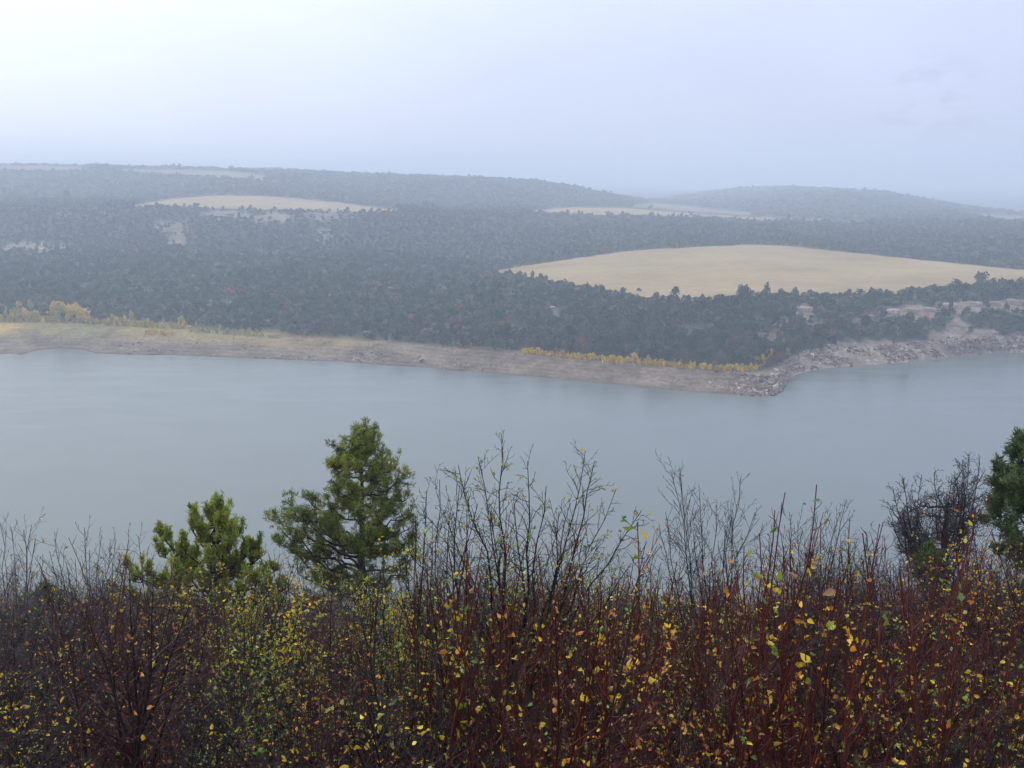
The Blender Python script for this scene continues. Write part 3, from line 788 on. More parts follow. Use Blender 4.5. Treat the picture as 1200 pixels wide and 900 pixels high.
def ramify(pl, r_, pts, r0, P, level=0):
    """twigs (and leaves) along a stem polyline"""
    n = len(pts); seg = np.diff(pts, axis=0); L = np.linalg.norm(seg, axis=1).sum()
    lo, gap, ang, ratio = P['lo'][level], P['gap'][level], P['ang'], P['ratio'][level]
    s = lo * L + r_.uniform(0, gap)
    cum = np.r_[0, np.cumsum(np.linalg.norm(seg, axis=1))]
    while s < L * 0.985:
        i = min(int(np.searchsorted(cum, s)) - 1, n - 2); i = max(i, 0)
        f = (s - cum[i]) / (cum[i + 1] - cum[i])
        p = pts[i] + f * seg[i]; d = nrm(seg[i])
        rem = L - s
        l = min(max(P['minl'][level], ratio * (rem + 0.25 * L)) * r_.uniform(0.45, 1.15), P['maxl'][level])
        rr = max(P['rmin'], r0 * (1 - 0.75 * s / L) * 0.55)
        sd = side_dir(r_, d, R(r_.uniform(*ang)))
        k = 5 if level == 0 else 3
        q = walk(r_, p, sd, l, k, P['wander'], P['lift'])
        col = P['bark2'] * r_.uniform(0.7, 1.3)
        pl.tube(q, rr, P['rmin'] * 0.55, col, 3)
        if level + 1 < P['levels']:
            ramify(pl, r_, q, rr, P, level + 1)
        lp = P['leafp']
        for u in np.linspace(0.35, 1.0, 3):
            if r_.random() < lp:
                j = min(int(u * k), k); pp = q[j]
                ld = side_dir(r_, sd, R(r_.uniform(20, 70))) + np.array([0, 0, P['droop']])
                cc = pick(r_, P['pal'])
                for _ in range(int(r_.integers(1, 3))):
                    pl.leaf(pp + r_.normal(0, .004, 3), ld + r_.normal(0, .6, 3), P['leaf'] * min(r_.lognormal(-0.2, 0.40), 1.45), cc * r_.uniform(.8, 1.2))
        s += gap * r_.uniform(0.5, 1.6)

BASE = dict(lo=(0.22, 0.15), gap=(0.07, 0.05), ang=(25, 60), ratio=(0.30, 0.4), minl=(0.10, 0.04), maxl=(0.6, 0.22), rmin=0.0016, wander=0.13, lift=0.04, levels=2, leafp=0.10, leaf=0.035, droop=-0.25, r0=0.009, stem_wander=0.05, stem_lift=0.03, spread=0.35, n=9, sides=4)
def prm(**k): d = dict(BASE); d.update(k); return d
RED1 = np.array([0.088, 0.018, 0.012]); RED2 = np.array([0.100, 0.022, 0.015]); PUR = np.array([0.050, 0.016, 0.016]); GRY = np.array([0.042, 0.036, 0.038]); DRK = np.array([0.018, 0.014, 0.014]); LIL = np.array([0.12, 0.10, 0.105])
SPEC = dict(
    red=prm(bark=RED1, bark2=RED2, pal=[(YL, 4), (ORG, 2), (GR, 1.2), (YG, 1.5), (TAN, .8)], leafp=0.055, leaf=0.033, rmin=0.0023, levels=2, gap=(0.085, 0.09), ratio=(0.22, 0.35), maxl=(0.5, 0.15), ang=(20, 48), n=10, spread=0.28, lift=0.10, r0=0.0098),
    plum=prm(bark=PUR * .8, bark2=PUR, pal=[(YL, 3), (ORG, 3), (TAN, 2), (BRN, 1)], leafp=0.030, leaf=0.023, gap=(0.05, 0.045), ratio=(0.38, 0.45), n=9, spread=0.6, ang=(30, 70), wander=0.18, r0=0.011),
    leafy=prm(bark=DRK, bark2=DRK * 1.6, pal=[(YG, 5), (YL, 3.2), (GR, 1.5)], leafp=0.34, leaf=0.025, gap=(0.055, 0.05), n=9, spread=0.5, r0=0.010),
    bare=prm(bark=GRY, bark2=LIL, pal=[(YL, 2), (ORG, 1), (TAN, 2)], leafp=0.018, leaf=0.026, gap=(0.055, 0.05), n=10, spread=0.45, ratio=(0.36, 0.42), lift=0.08, ang=(22, 50), r0=0.0085),
    dark=prm(bark=DRK, bark2=DRK * 1.5, pal=[(YG, 3), (YL, 2), (GR, 2)], leafp=0.03, leaf=0.024, gap=(0.045, 0.04), n=12, spread=0.75, ratio=(0.40, 0.45), ang=(25, 60), r0=0.012, wander=0.16),
)
PART = {'red': ('stems', 'foliage')}

def grow(kind, seed, H=2.0, scale_n=1.0):
    r_ = np.random.default_rng(seed); P = dict(SPEC[kind]); pl = Plant(); lp0 = P['leafp'] * (0.25, 1.9, 0.6, 1.5, 0.9)[(seed // 17) % 5]
    for i in range(int(P['n'] * scale_n)):
        P['leafp'] = lp0 * r_.choice([0.05, 0.3, 1.0, 2.6])
        w0 = r_.choice(len(P['pal'])); P['pal'] = [(c_, w_ * (5.0 if i_ == w0 else 1.0)) for i_, (c_, w_) in enumerate(SPEC[kind]['pal'])]
        a = r_.uniform(0, 6.28); t = P['spread'] * math.sqrt(r_.uniform(0.02, 1))
        base = np.array([math.cos(a) * 0.16 * r_.random(), math.sin(a) * 0.16 * r_.random(), -0.15])
        d = np.array([math.cos(a) * t, math.sin(a) * t, 1.0])
        L = H * r_.uniform(0.55, 1.05)
        pts = walk(r_, base, d, L, 10, P['stem_wander'], P['stem_lift'])
        pl.tube(pts, P['r0'] * r_.uniform(.7, 1.25), P['rmin'], P['bark'] * r_.uniform(0.7, 1.35), P['sides'])
        ramify(pl, r_, pts, P['r0'], P)
    return pl

PROTO = {}
NAMES = dict(red='red_stem_shrub', plum='purple_twig_shrub', leafy='yellow_leaf_shrub', bare='bare_twig_shrub', dark='dark_branch_shrub')
def build_shrub(kind, seed, **kw):
    pl = grow(kind, seed, **kw)
    root = empty(NAMES[kind], (0, 0, 0)); tag(root, cat='shrub')
    pl.wood_mesh('stems', root, np.zeros(3), M_TWIG)
    pl.leaf_mesh('foliage', root, np.zeros(3), M_LEAF, np.random.default_rng(seed + 1))
    return root
for kind, nv in (('red', 6), ('plum', 6), ('leafy', 5), ('bare', 4), ('dark', 3)):
    PROTO[kind] = [[build_shrub(kind, 100 + 17 * k + len(kind) * 1000), False] for k in range(nv)]

def put_shrub(kind, X, Y, h, label, group):
    z = float(height(np.array([X]), np.array([Y]))[0])
    e = PROTO[kind][int(rng.integers(0, len(PROTO[kind])))]
    rz = rng.uniform(0, 6.28); s = h / 2.0
    if not e[1]:
        e[1] = True; o = e[0]
        o.location = (X, Y, z); o.rotation_euler = (0, 0, rz); o.scale = (s, s, s)
        tag(o, label, 'shrub', group)
    else:
        o = dup(e[0], (X, Y, z), rz, (s * rng.uniform(.85, 1.25), s * rng.uniform(.85, 1.25), s), label, group)
    return o

# outline of the thicket in the photograph: how high the brush may stand at each column
OUT = np.array([(-100, 702), (0, 692), (60, 702), (110, 692), (150, 672), (200, 680), (300, 702), (350, 702), (420, 702), (480, 672), (520, 652), (600, 652), (680, 652), (720, 692), (760, 702), (800, 702), (850, 687), (900, 677), (960, 676), (1010, 648), (1060, 642), (1120, 634), (1200, 615), (1300, 598)], float)

LAB = {
    'red': [('red stemmed shrub with sparse yellow leaves crowding the left part of the thicket', 'red stemmed shrubs left'), ('red stemmed shrub with yellow and orange leaves crowding the middle of the thicket', 'red stemmed shrubs middle'), ('red stemmed shrub with scattered leaves crowding the right part of the thicket', 'red stemmed shrubs right')],
    'plum': [('tangled purple brown shrub with orange specks in the left part of the thicket', 'purple brown shrubs left'), ('tangled purple brown shrub in the middle of the thicket', 'purple brown shrubs middle'), ('tangled purple brown shrub with yellow specks in the right part of the thicket', 'purple brown shrubs right')],
    'leafy': [('shrub thick with small yellow green leaves in the left part of the thicket', 'yellow green shrubs left'), ('shrub thick with small yellow green leaves in the middle of the thicket', 'yellow green shrubs middle'), ('shrub thick with small yellow leaves in the right part of the thicket', 'yellow leaved shrubs right')],
    'bare': [('leafless grey shrub with thin twigs against the water at the left', 'bare grey shrubs left'), ('leafless grey shrub with thin twigs against the water in the middle', 'bare grey shrubs middle'), ('leafless grey shrub with thin twigs in the right part of the thicket', 'bare grey shrubs right')],
    'dark': [('dark spreading shrub with blackish branches in the left part of the thicket', 'dark shrubs left'), ('dark spreading shrub with blackish branches in the middle of the thicket', 'dark shrubs middle'), ('dark spreading shrub with blackish branches in the right part of the thicket', 'dark shrubs right')],
}
def thicket():
    Y = 2.5
    cnt = 0
    while Y < 26:
        sp = 0.45 + 0.021 * Y
        half = 0.60 * Y + 0.8
        xs = np.arange(-half, half, sp)
        for X in xs:
            x = X + rng.uniform(-.45, .45) * sp; y = Y + rng.uniform(-.45, .45) * sp
            z = float(height(np.array([x]), np.array([y]))[0])
            px, _ = project(np.array([x]), np.array([y]), np.array([z + 1.2])); px = float(px[0])
            if px < -120 or px > 1320: continue
            yo = np.interp(px, OUT[:, 0], OUT[:, 1]) + abs(rng.normal(0, 20)) - 16
            k = float(slope(yo)); hmax = HC + k * y - z
            h = min(rng.uniform(1.4, 3.0) if y > 3.5 else rng.uniform(0.9, 1.4), hmax * 1.2, hmax + 42 * y / 1150)
            if px < 440 and y < 6: h = min(h, 1.45)
            if h < 0.55: continue
            u = rng.random()
            zone = 0 if px < 430 else (1 if px < 960 else 2)
            if zone == 0: kind = 'plum' if u < .66 else 'red' if u < (.66 if y < 6 else .78) else 'dark' if u < .9 else 'leafy'
            elif zone == 1: kind = 'red' if u < .74 else 'leafy' if u < (.84 if y > 4.5 else .77) else 'dark' if u < .90 else 'plum'
            else: kind = 'plum' if u < .45 else 'red' if u < .82 else 'leafy' if u < .90 else 'dark'
            if ((235 < px < 350 and y > 4.6) or (410 < px < 530 and y > 6.5)) and u > .22: kind = 'leafy'
            elif kind == 'leafy' and zone != 1: kind = 'dark'
            if zone == 1 and y > 9 and u < .25: kind = 'bare'
            if zone == 0 and y > 7 and px < 150 and u < .4: kind = 'bare'
            lab, grp = LAB[kind][zone]
            put_shrub(kind, x, y, h, lab, grp)
            cnt += 1
        Y += sp * 0.95
    print('shrubs', cnt)
thicket()

# individually shaped shrubs whose stems stand out against the water
def tip_shrub(name, kind, base_px, Y, tips, label, bend=0.12, sub=1.0, P_over=None, r0=None, fork=None):
    """stems run from one root to the given tips (x, y, dY)"""
    r_ = np.random.default_rng(int(base_px * 7 + Y * 13) % 100000)
    P = dict(SPEC[kind]); P.update(P_over or {})
    X = float(tcol(base_px, 800)) * Y
    b = np.array([X, Y, float(height(np.array([X]), np.array([Y]))[0]) - 0.1])
    root = empty(name, b); tag(root, label, 'shrub')
    pl = Plant()
    for tx, ty, dY in tips:
        T = at(tx, ty, Y + dY)
        L = np.linalg.norm(T - b)
        st = b + np.array([r_.uniform(-.15, .15), r_.uniform(-.15, .15), 0])
        n = 12; s = np.linspace(0, 1, n)[:, None]
        side = np.array([T[0] - b[0], T[1] - b[1], 0])
        pts = st * (1 - s) + T * s - side * (bend * np.sin(s * math.pi)) * 1.3
        wob = np.cumsum(r_.normal(0, 0.011 * L, (n, 3)), 0); wob -= s * wob[-1]
        pts = pts + wob * np.sin(s * math.pi) ** .5
        rr = (r0 or P['r0']) * r_.uniform(.85, 1.2)
        pl.tube(pts, rr, P['rmin'] * 1.1, P['bark'] * r_.uniform(.75, 1.3), 4)
        ramify(pl, r_, pts, rr, P)
    pl.wood_mesh('stems', root, b, M_TWIG)
    pl.leaf_mesh('foliage', root, b, M_LEAF, np.random.default_rng(5))
    return root

tip_shrub('serviceberry_shrub', 'dark', 615, 8.5, [(588, 508, .2), (537, 545, -.2), (560, 535, .3), (618, 540, .1), (640, 570, -.3), (686, 528, .2), (697, 540, -.1), (722, 573, .3), (752, 598, .0), (655, 600, -.4), (602, 585, .4), (575, 600, -.3),
          (520, 600, .3), (700, 640, -.4), (770, 640, .2), (530, 650, .1), (740, 660, -.3), (668, 590, .3)], 'tall dark spreading shrub in the centre whose top branch reaches highest against the water',
          0.10, P_over=dict(lo=(0.42, .15), gap=(0.055, 0.05), maxl=(0.34, .13), ratio=(0.26, .4), leafp=0.10, leaf=0.028, pal=[(YG, 5), (GR, 2), (YL, 1.5)], ang=(25, 60), rmin=.0024), r0=0.018)
tip_shrub('serviceberry_shrub', 'dark', 500, 7.6, [(515, 562, .1), (500, 575, .0), (540, 560, .2), (487, 605, -.1), (528, 600, .2), (473, 640, .1), (550, 610, .1), (560, 590, -.2)], 'slender dark shrub standing between the pine and the tall central shrub',
          0.08, P_over=dict(lo=(0.5, .15), gap=(0.07, 0.06), maxl=(0.35, .12), leafp=0.05, rmin=.0022), r0=.013)
tip_shrub('bare_twig_shrub', 'bare', 830, 9.0, [(797, 548, .1), (786, 552, .2), (820, 580, .3), (868, 560, .4), (840, 590, .2), (858, 605, .1), (805, 590, .2), (885, 600, .3), (780, 600, .4), (850, 615, 0), (812, 620, .1), (772, 620, .1)], 'tall bare grey shrub right of the centre with fine upright twigs over the water',
          0.08, P_over=dict(lo=(0.5, .2), gap=(0.065, 0.06), maxl=(0.38, .14), bark=DRK * 1.3, bark2=GRY * .8, rmin=.0022))
tip_shrub('bare_twig_shrub', 'bare', 935, 9.0, [(992, 585, .1), (985, 600, .2), (965, 600, .4), (950, 620, 0), (935, 610, .1), (1000, 640, .2), (915, 625, .1), (975, 640, .1), (925, 600, .3)], 'bare grey shrub whose twig curls to the right behind the tall red shoot',
          0.08, P_over=dict(lo=(0.5, .2), gap=(0.065, 0.06), maxl=(0.36, .13), bark=DRK * 1.4, bark2=GRY * .8, rmin=.0022))
tip_shrub('red_stem_shrub', 'red', 962, 4.6, [(957, 568, .0), (1035, 612, .1), (940, 700, .1), (985, 690, 0)], 'red shrub with one tall straight shoot at the right of the centre', 0.02, P_over=dict(lo=(0.35, .2), gap=(0.12, 0.1), maxl=(0.14, .06), minl=(.03, .02), leafp=0.14, leaf=.05), r0=0.0075)
tip_shrub('red_stem_shrub', 'red', 905, 4.8, [(920, 577, .0), (908, 598, .1), (890, 625, .1), (872, 640, 0), (935, 660, .1), (918, 640, .2)], 'red shrub with a pair of tall shoots left of the single tall shoot', 0.03, P_over=dict(lo=(0.35, .2), gap=(0.10, 0.1), maxl=(0.14, .06), minl=(.03, .02), leafp=0.10, leaf=.045), r0=0.008)
tip_shrub('red_stem_shrub', 'red', 728, 4.8, [(747, 612, .0), (725, 680, .1), (760, 690, .1), (708, 700, .1)], 'red shrub with a tall shoot holding one orange leaf right of the central shrub', 0.03, P_over=dict(lo=(0.4, .2), gap=(0.12, 0.1), maxl=(0.14, .06), leafp=0.12, leaf=.045), r0=0.0075)
tip_shrub('red_stem_shrub', 'red', 545, 4.8, [(525, 640, .0), (548, 650, .1), (590, 665, .1), (515, 690, .1), (565, 640, .1), (610, 700, 0)], 'red shrub with upright shoots before the foot of the central shrub', 0.03, P_over=dict(lo=(0.3, .2), gap=(0.10, 0.1), maxl=(0.2, .06), leafp=0.12, leaf=.045))
tip_shrub('bare_twig_shrub', 'bare', 20, 9.5, [(0, 612, .1), (13, 618, .2), (37, 615, .1), (28, 620, .3), (41, 634, .0), (-15, 640, .2), (5, 650, .1), (50, 660, .2), (38, 670, 0)], 'bare twiggy shrub forking against the water at the left edge', 0.07, P_over=dict(lo=(0.55, .3), gap=(0.09, 0.07), maxl=(0.34, .12), bark=LIL * .6, bark2=LIL * .65, rmin=.0024))
tip_shrub('bare_twig_shrub', 'bare', 95, 9.5, [(64, 623, .1), (58, 646, .2), (99, 618, .1), (119, 627, .3), (136, 632, .0), (130, 640, .2), (105, 645, .1), (78, 660, .2), (142, 650, 0), (150, 655, .2), (88, 655, .1)], 'bare lilac grey shrub with fanned twigs left of the juniper', 0.07, P_over=dict(lo=(0.5, .3), gap=(0.08, 0.07), maxl=(0.36, .12), bark=LIL * .6, bark2=LIL * .65, rmin=.0024))
tip_shrub('purple_twig_shrub', 'plum', 138, 4.0, [(152, 668, .1), (120, 700, .2), (180, 672, .1), (205, 690, .3), (100, 715, .0), (165, 690, .2), (225, 700, .1), (80, 745, .2), (240, 740, .2)], 'purple brown shrub on a thick dark trunk with orange leaves in its crown', 0.2, P_over=dict(lo=(0.45, .2), r0=0.013, bark=DRK), r0=0.017)
tip_shrub('yellow_leaf_shrub', 'leafy', 300, 6.5, [(280, 690, .1), (310, 700, .2), (345, 690, .1), (265, 740, .3), (330, 720, .0), (355, 730, .2), (295, 720, .1)], 'yellow green leafy shrub just below the juniper', 0.08, P_over=dict(lo=(0.35, .2), leafp=0.5))
tip_shrub('yellow_leaf_shrub', 'leafy', 465, 8.0, [(430, 680, .1), (450, 640, .2), (478, 650, .1), (500, 645, .3), (415, 700, .0), (520, 670, .2), (455, 690, .1)], 'yellow green leafy shrub in front of the right side of the pine', 0.08, P_over=dict(lo=(0.45, .2), leafp=0.45))
tip_shrub('yellow_leaf_shrub', 'leafy', 1150, 8.0, [(1140, 662, .1), (1150, 650, .2), (1190, 632, .1), (1175, 655, .3), (1210, 640, .0)], 'yellow leaved shrub before the dark juniper at the right edge', 0.08, P_over=dict(lo=(0.55, .2), leafp=0.2, gap=(.08, .06), pal=[(YL, 5), (YG, 2)]))

# ------------------------------------------------------------------ evergreens
def needles(pl_tufts, r_, p, d, n, L, w, col):
    pl_tufts.append((p, d, n, L, w, col))

def tuft_mesh(tufts, name, parent, origin, r_, droop=0.0):
    Vs, Fs, Cs = [], [], []; off = 0
    for (p, d, n, L, w, col) in tufts:
        a = r_.normal(size=(n, 3)); a /= np.linalg.norm(a, axis=1, keepdims=True)
        dd = a + d[None] * 1.15; dd[:, 2] -= droop; dd /= np.linalg.norm(dd, axis=1, keepdims=True)
        s = np.cross(dd, r_.normal(size=(n, 3))); s /= np.linalg.norm(s, axis=1, keepdims=True) + 1e-9
        l = L * r_.uniform(.6, 1.2, n)[:, None]
        st = p[None] + r_.normal(0, L * .25, (n, 3))
        V = np.stack([st - s * w * .35, st + s * w * .35, st + dd * l * .6 + s * w * .5, st + dd * l, st + dd * l * .6 - s * w * .5], 1)
        Vs.append(V.reshape(-1, 3)); Cs.append(np.repeat(col[None] * r_.uniform(.7, 1.35, n)[:, None], 5, 0))
        i = np.arange(n)[:, None] * 5 + off
        Fs.append(i + np.array([[0, 1, 2, 3, 4]])); off += n * 5
    return new_obj(name, np.concatenate(Vs) - origin, [np.concatenate(Fs)], M_NEEDLE, np.concatenate(Cs), parent)

def evergreen(name, label, base, Y, trunk, limbs, cols, seed, tuftL=0.16, tuftW=0.02, tn=12, per=9, up=0.3, depth=1.0, trunk_r=0.13, clump=0.42, subs=7, bark=np.array([0.05, 0.042, 0.038]), dy=0, wide=1.0, xc=0):
    """trunk: photo points bottom to top; limbs: (x, y, dY, start fraction on the trunk, clump radius factor)"""
    r_ = np.random.default_rng(seed)
    trunk = [(x, y + dy) for x, y in trunk]; limbs = [(xc + (x - xc) * wide, y + dy, a_, f_, c_) for x, y, a_, f_, c_ in limbs]
    T = np.array([at(x, y, Y) for x, y in trunk])
    X = T[0][0]; z0 = float(height(np.array([X]), np.array([Y]))[0])
    b = np.array([X, Y, z0 - 0.2])
    T = np.concatenate([b[None], T])
    cum = np.r_[0, np.cumsum(np.linalg.norm(np.diff(T, axis=0), axis=1))]; 
    P_on = lambda f: np.array([np.interp(f * cum[-1], cum, T[:, k]) for k in range(3)])
    root = empty(name, b); tag(root, label, 'tree')
    pl = Plant(); tufts = []
    tp = np.array([P_on(f) for f in np.linspace(0, 1, 16)]); tp[1:-1] += r_.normal(0, .035, (14, 3))
    pl.tube(tp, trunk_r, 0.02, bark, 8)
    def clumps(q, rr, clr):
        # secondary branchlets carrying tufts round the limb end
        for k in range(subs):
            f = r_.uniform(0.35, 1.0) if k > 1 else 0.99; i = min(int(f * (len(q) - 1)), len(q) - 2)
            p0 = q[i] + (q[i + 1] - q[i]) * r_.random()
            d = nrm(nrm(q[i + 1] - q[i]) * (.3 if up > 1 else .5) + r_.normal(0, .42 if up > 1 else .75, 3) + np.array([0, 0, up]))
            l = clr * (r_.uniform(.4, 1.7) if up > 1 else r_.uniform(.6, 1.3))
            s = walk(r_, p0, d, l, 4, .22, up * .35)
            pl.tube(s, max(rr * .45, .006), .004, bark * r_.uniform(.8, 1.4), 3)
            cc = cols[int(r_.integers(0, len(cols)))] * r_.uniform(.75, 1.25)
            for m in range(per):
                g = r_.uniform(.3, 1.0); i2 = min(int(g * 4), 3)
                pp = s[i2] + (s[i2 + 1] - s[i2]) * r_.random() + r_.normal(0, clr * (.13 * (1.12 - g) if up > 1 else .16), 3)
                dd = nrm(s[i2 + 1] - s[i2] + r_.normal(0, .5, 3) + np.array([0, 0, up]))
                needles(tufts, r_, pp, dd, tn, tuftL, tuftW, cc * r_.uniform(.85, 1.15))
    for x, y, dY, f0, cf in limbs:
        e = at(x, y, Y + dY * depth); st = P_on(f0)
        s = np.linspace(0, 1, 9)[:, None]
        sag = np.array([0, 0, 1]) * np.sin(s * math.pi) * (-0.06) * np.linalg.norm(e - st)
        q = st * (1 - s) + e * s + sag; q[1:-1] += r_.normal(0, .05, (7, 3))
        rr = trunk_r * .38 * (1 - .6 * f0)
        pl.tube(q, rr, .010, bark * r_.uniform(.8, 1.3), 5)
        clumps(q, rr, clump * cf)
    pl.wood_mesh('trunk', root, b, M_BARK)
    tuft_mesh(tufts, 'crown', root, b, r_)
    print(name, 'needles', sum(t[2] for t in tufts))
    return root

PIN = [np.array([0.180, 0.215, 0.045]), np.array([0.130, 0.170, 0.042]), np.array([0.235, 0.255, 0.050])]
JUN = [np.array([0.300, 0.345, 0.060]), np.array([0.220, 0.275, 0.058]), np.array([0.360, 0.385, 0.075])]
JDK = [np.array([0.070, 0.105, 0.036]), np.array([0.095, 0.130, 0.040])]
evergreen('pinyon_pine', 'tall green pinyon pine with open crown standing highest against the lake', None, 24.0,
    [(424, 720), (423, 640), (424, 560), (425, 520), (427, 497)],
    [(425, 498, 0, .93, .62), (437, 500, .2, .93, .55), (416, 506, -.2, .9, .6), (440, 512, .3, .9, .7), (405, 521, -.3, .85, .7), (428, 517, -.6, .9, .75), (396, 515, .2, .84, .5), (386, 533, .2, .8, .55),
     (448, 530, .3, .83, .8), (462, 541, -.3, .8, .8), (392, 546, .5, .76, .75), (415, 540, -1, .84, .85), (440, 548, -.9, .8, .85), (471, 556, .2, .74, .8), (455, 565, .8, .74, .8), (396, 568, -.4, .7, .8), (404, 585, .6, .66, .8),
     (388, 588, -.5, .63, .75), (476, 578, .3, .66, .8), (484, 595, -.2, .6, .8), (462, 592, -.8, .62, .7), (440, 585, 1.1, .7, .8), (480, 612, .5, .55, .75), (455, 615, .4, .56, .6), (468, 634, -.2, .5, .75), (445, 640, .6, .48, .6),
     (335, 580, .1, .5, .8), (322, 597, .2, .48, .75), (345, 592, -.5, .5, .85), (360, 576, .3, .54, .7), (366, 596, .6, .52, .8), (330, 615, -.3, .42, .8), (352, 618, .5, .43, .85), (378, 612, -.5, .5, .8), (318, 622, .3, .4, .5), (342, 640, -.2, .36, .8),
     (368, 640, .4, .38, .7), (390, 632, .5, .45, .7), (350, 665, .2, .3, .8), (375, 672, -.3, .3, .7), (395, 665, .3, .34, .6), (330, 680, .3, .26, .7), (410, 690, .2, .26, .7), (445, 680, .3, .3, .7), (470, 665, .2, .36, .6), (425, 600, -1.2, .6, .8), (430, 640, -1.2, .5, .8), (414, 570, -1.2, .7, .7), (424, 672, -1.1, .36, .8), (442, 622, -1.3, .55, .7), (408, 625, -1.2, .5, .7), (322, 700, .3, .22, .7), (352, 702, -.4, .24, .8), (400, 714, .3, .2, .8), (440, 708, -.3, .22, .7), (482, 650, .1, .42, .7), (484, 628, -.3, .5, .7)],
    PIN, 41, dy=8, tuftL=0.115, tuftW=0.015, tn=14, per=9, up=.35, clump=.50, subs=9, trunk_r=.15)
evergreen('juniper_tree', 'bright yellow green juniper with pointed sprays left of the tall pine', None, 19.0,
    [(247, 740), (248, 680), (250, 630), (253, 585)],
    [(254, 582, 0, .95, .55), (262, 590, .2, .9, .55), (246, 592, -.2, .9, .5), (231, 592, .2, .8, .5), (228, 606, -.2, .78, .6), (240, 612, .4, .8, .7), (258, 606, -.5, .84, .7), (268, 604, .3, .82, .5), (280, 610, .2, .76, .6), (272, 624, -.4, .74, .7),
     (196, 614, .2, .66, .5), (192, 630, -.1, .62, .6), (205, 634, .3, .62, .6), (216, 628, -.4, .7, .6), (222, 645, .4, .64, .8), (246, 640, -.8, .7, .8), (262, 645, .7, .68, .8), (285, 632, -.2, .66, .6), (298, 620, .2, .64, .5), (304, 632, .2, .62, .6), (290, 650, .5, .58, .7), (306, 660, -.3, .52, .7),
     (176, 650, .2, .52, .5), (160, 648, .1, .5, .45), (166, 665, -.2, .46, .6), (185, 664, .4, .48, .7), (208, 662, -.6, .54, .8), (235, 668, -.8, .54, .8), (262, 672, .8, .54, .8), (285, 676, -.6, .48, .8), (312, 684, .2, .42, .7), (318, 650, .2, .52, .45), (190, 690, .3, .36, .8), (225, 698, -.6, .36, .9), (260, 702, -.7, .36, .9), (295, 704, .3, .34, .8), (152, 676, .1, .38, .6), (170, 694, .4, .34, .8), (182, 712, -.4, .3, .9), (214, 722, .4, .28, .9), (250, 728, -.6, .28, .9), (286, 724, .5, .28, .9), (316, 706, -.3, .33, .8), (326, 672, .2, .42, .6), (145, 692, .2, .34, .5)],
    JUN, 43, dy=17, wide=1.12, xc=248, tuftL=0.085, tuftW=0.017, tn=9, per=12, up=1.25, clump=.46, subs=12, trunk_r=.13)
evergreen('juniper_tree', 'dark green juniper cut off by the right edge of the picture', None, 21.0,
    [(1225, 700), (1224, 620), (1218, 560), (1212, 515)],
    [(1196, 508, 0, .93, .6), (1212, 505, .2, .95, .7), (1230, 515, .3, .92, .9), (1188, 524, .2, .88, .7), (1204, 532, -.4, .85, .8), (1180, 542, -.1, .8, .7), (1166, 540, .3, .78, .45), (1175, 560, .2, .75, .8), (1164, 556, -.2, .72, .5), (1192, 556, -.7, .78, .9), (1215, 560, -.8, .75, .9), (1168, 580, .3, .66, .8), (1188, 585, -.6, .68, .9), (1210, 590, -.9, .66, .9), (1160, 600, .2, .58, .7), (1180, 612, -.4, .56, .9), (1205, 618, -.6, .55, .9), (1240, 560, .2, .8, .9), (1170, 635, .2, .46, .8), (1195, 645, -.4, .44, .9), (1235, 610, .2, .6, .9)],
    JDK, 47, dy=10, tuftL=0.14, tuftW=0.022, tn=11, per=10, up=.45, clump=.5, subs=8, trunk_r=.16)
evergreen('juniper_tree', 'low dark green juniper top showing behind the twigs at the left', None, 15.0,
    [(58, 760), (58, 720), (57, 700)],
    [(57, 697, 0, .95, .6), (50, 703, .2, .85, .6), (66, 702, -.2, .85, .6), (44, 715, .1, .7, .6), (72, 714, .1, .7, .6), (58, 712, -.3, .8, .7), (40, 730, .1, .5, .6), (76, 730, .1, .5, .6), (58, 730, -.3, .6, .8)],
    JDK, 53, tuftL=0.10, tuftW=0.018, tn=11, per=9, up=.9, clump=.25, subs=7, trunk_r=.06)
evergreen('juniper_tree', 'small green juniper at the foot of the leafless gnarled tree', None, 17.0,
    [(1092, 700), (1092, 665), (1090, 640)],
    [(1088, 634, 0, .95, .5), (1080, 640, .2, .8, .5), (1098, 640, -.2, .85, .5), (1074, 652, .1, .6, .6), (1104, 652, .1, .6, .6), (1090, 650, -.3, .7, .6)],
    JDK, 59, dy=14, tuftL=0.11, tuftW=0.02, tn=10, per=8, up=.7, clump=.3, subs=6, trunk_r=.06)

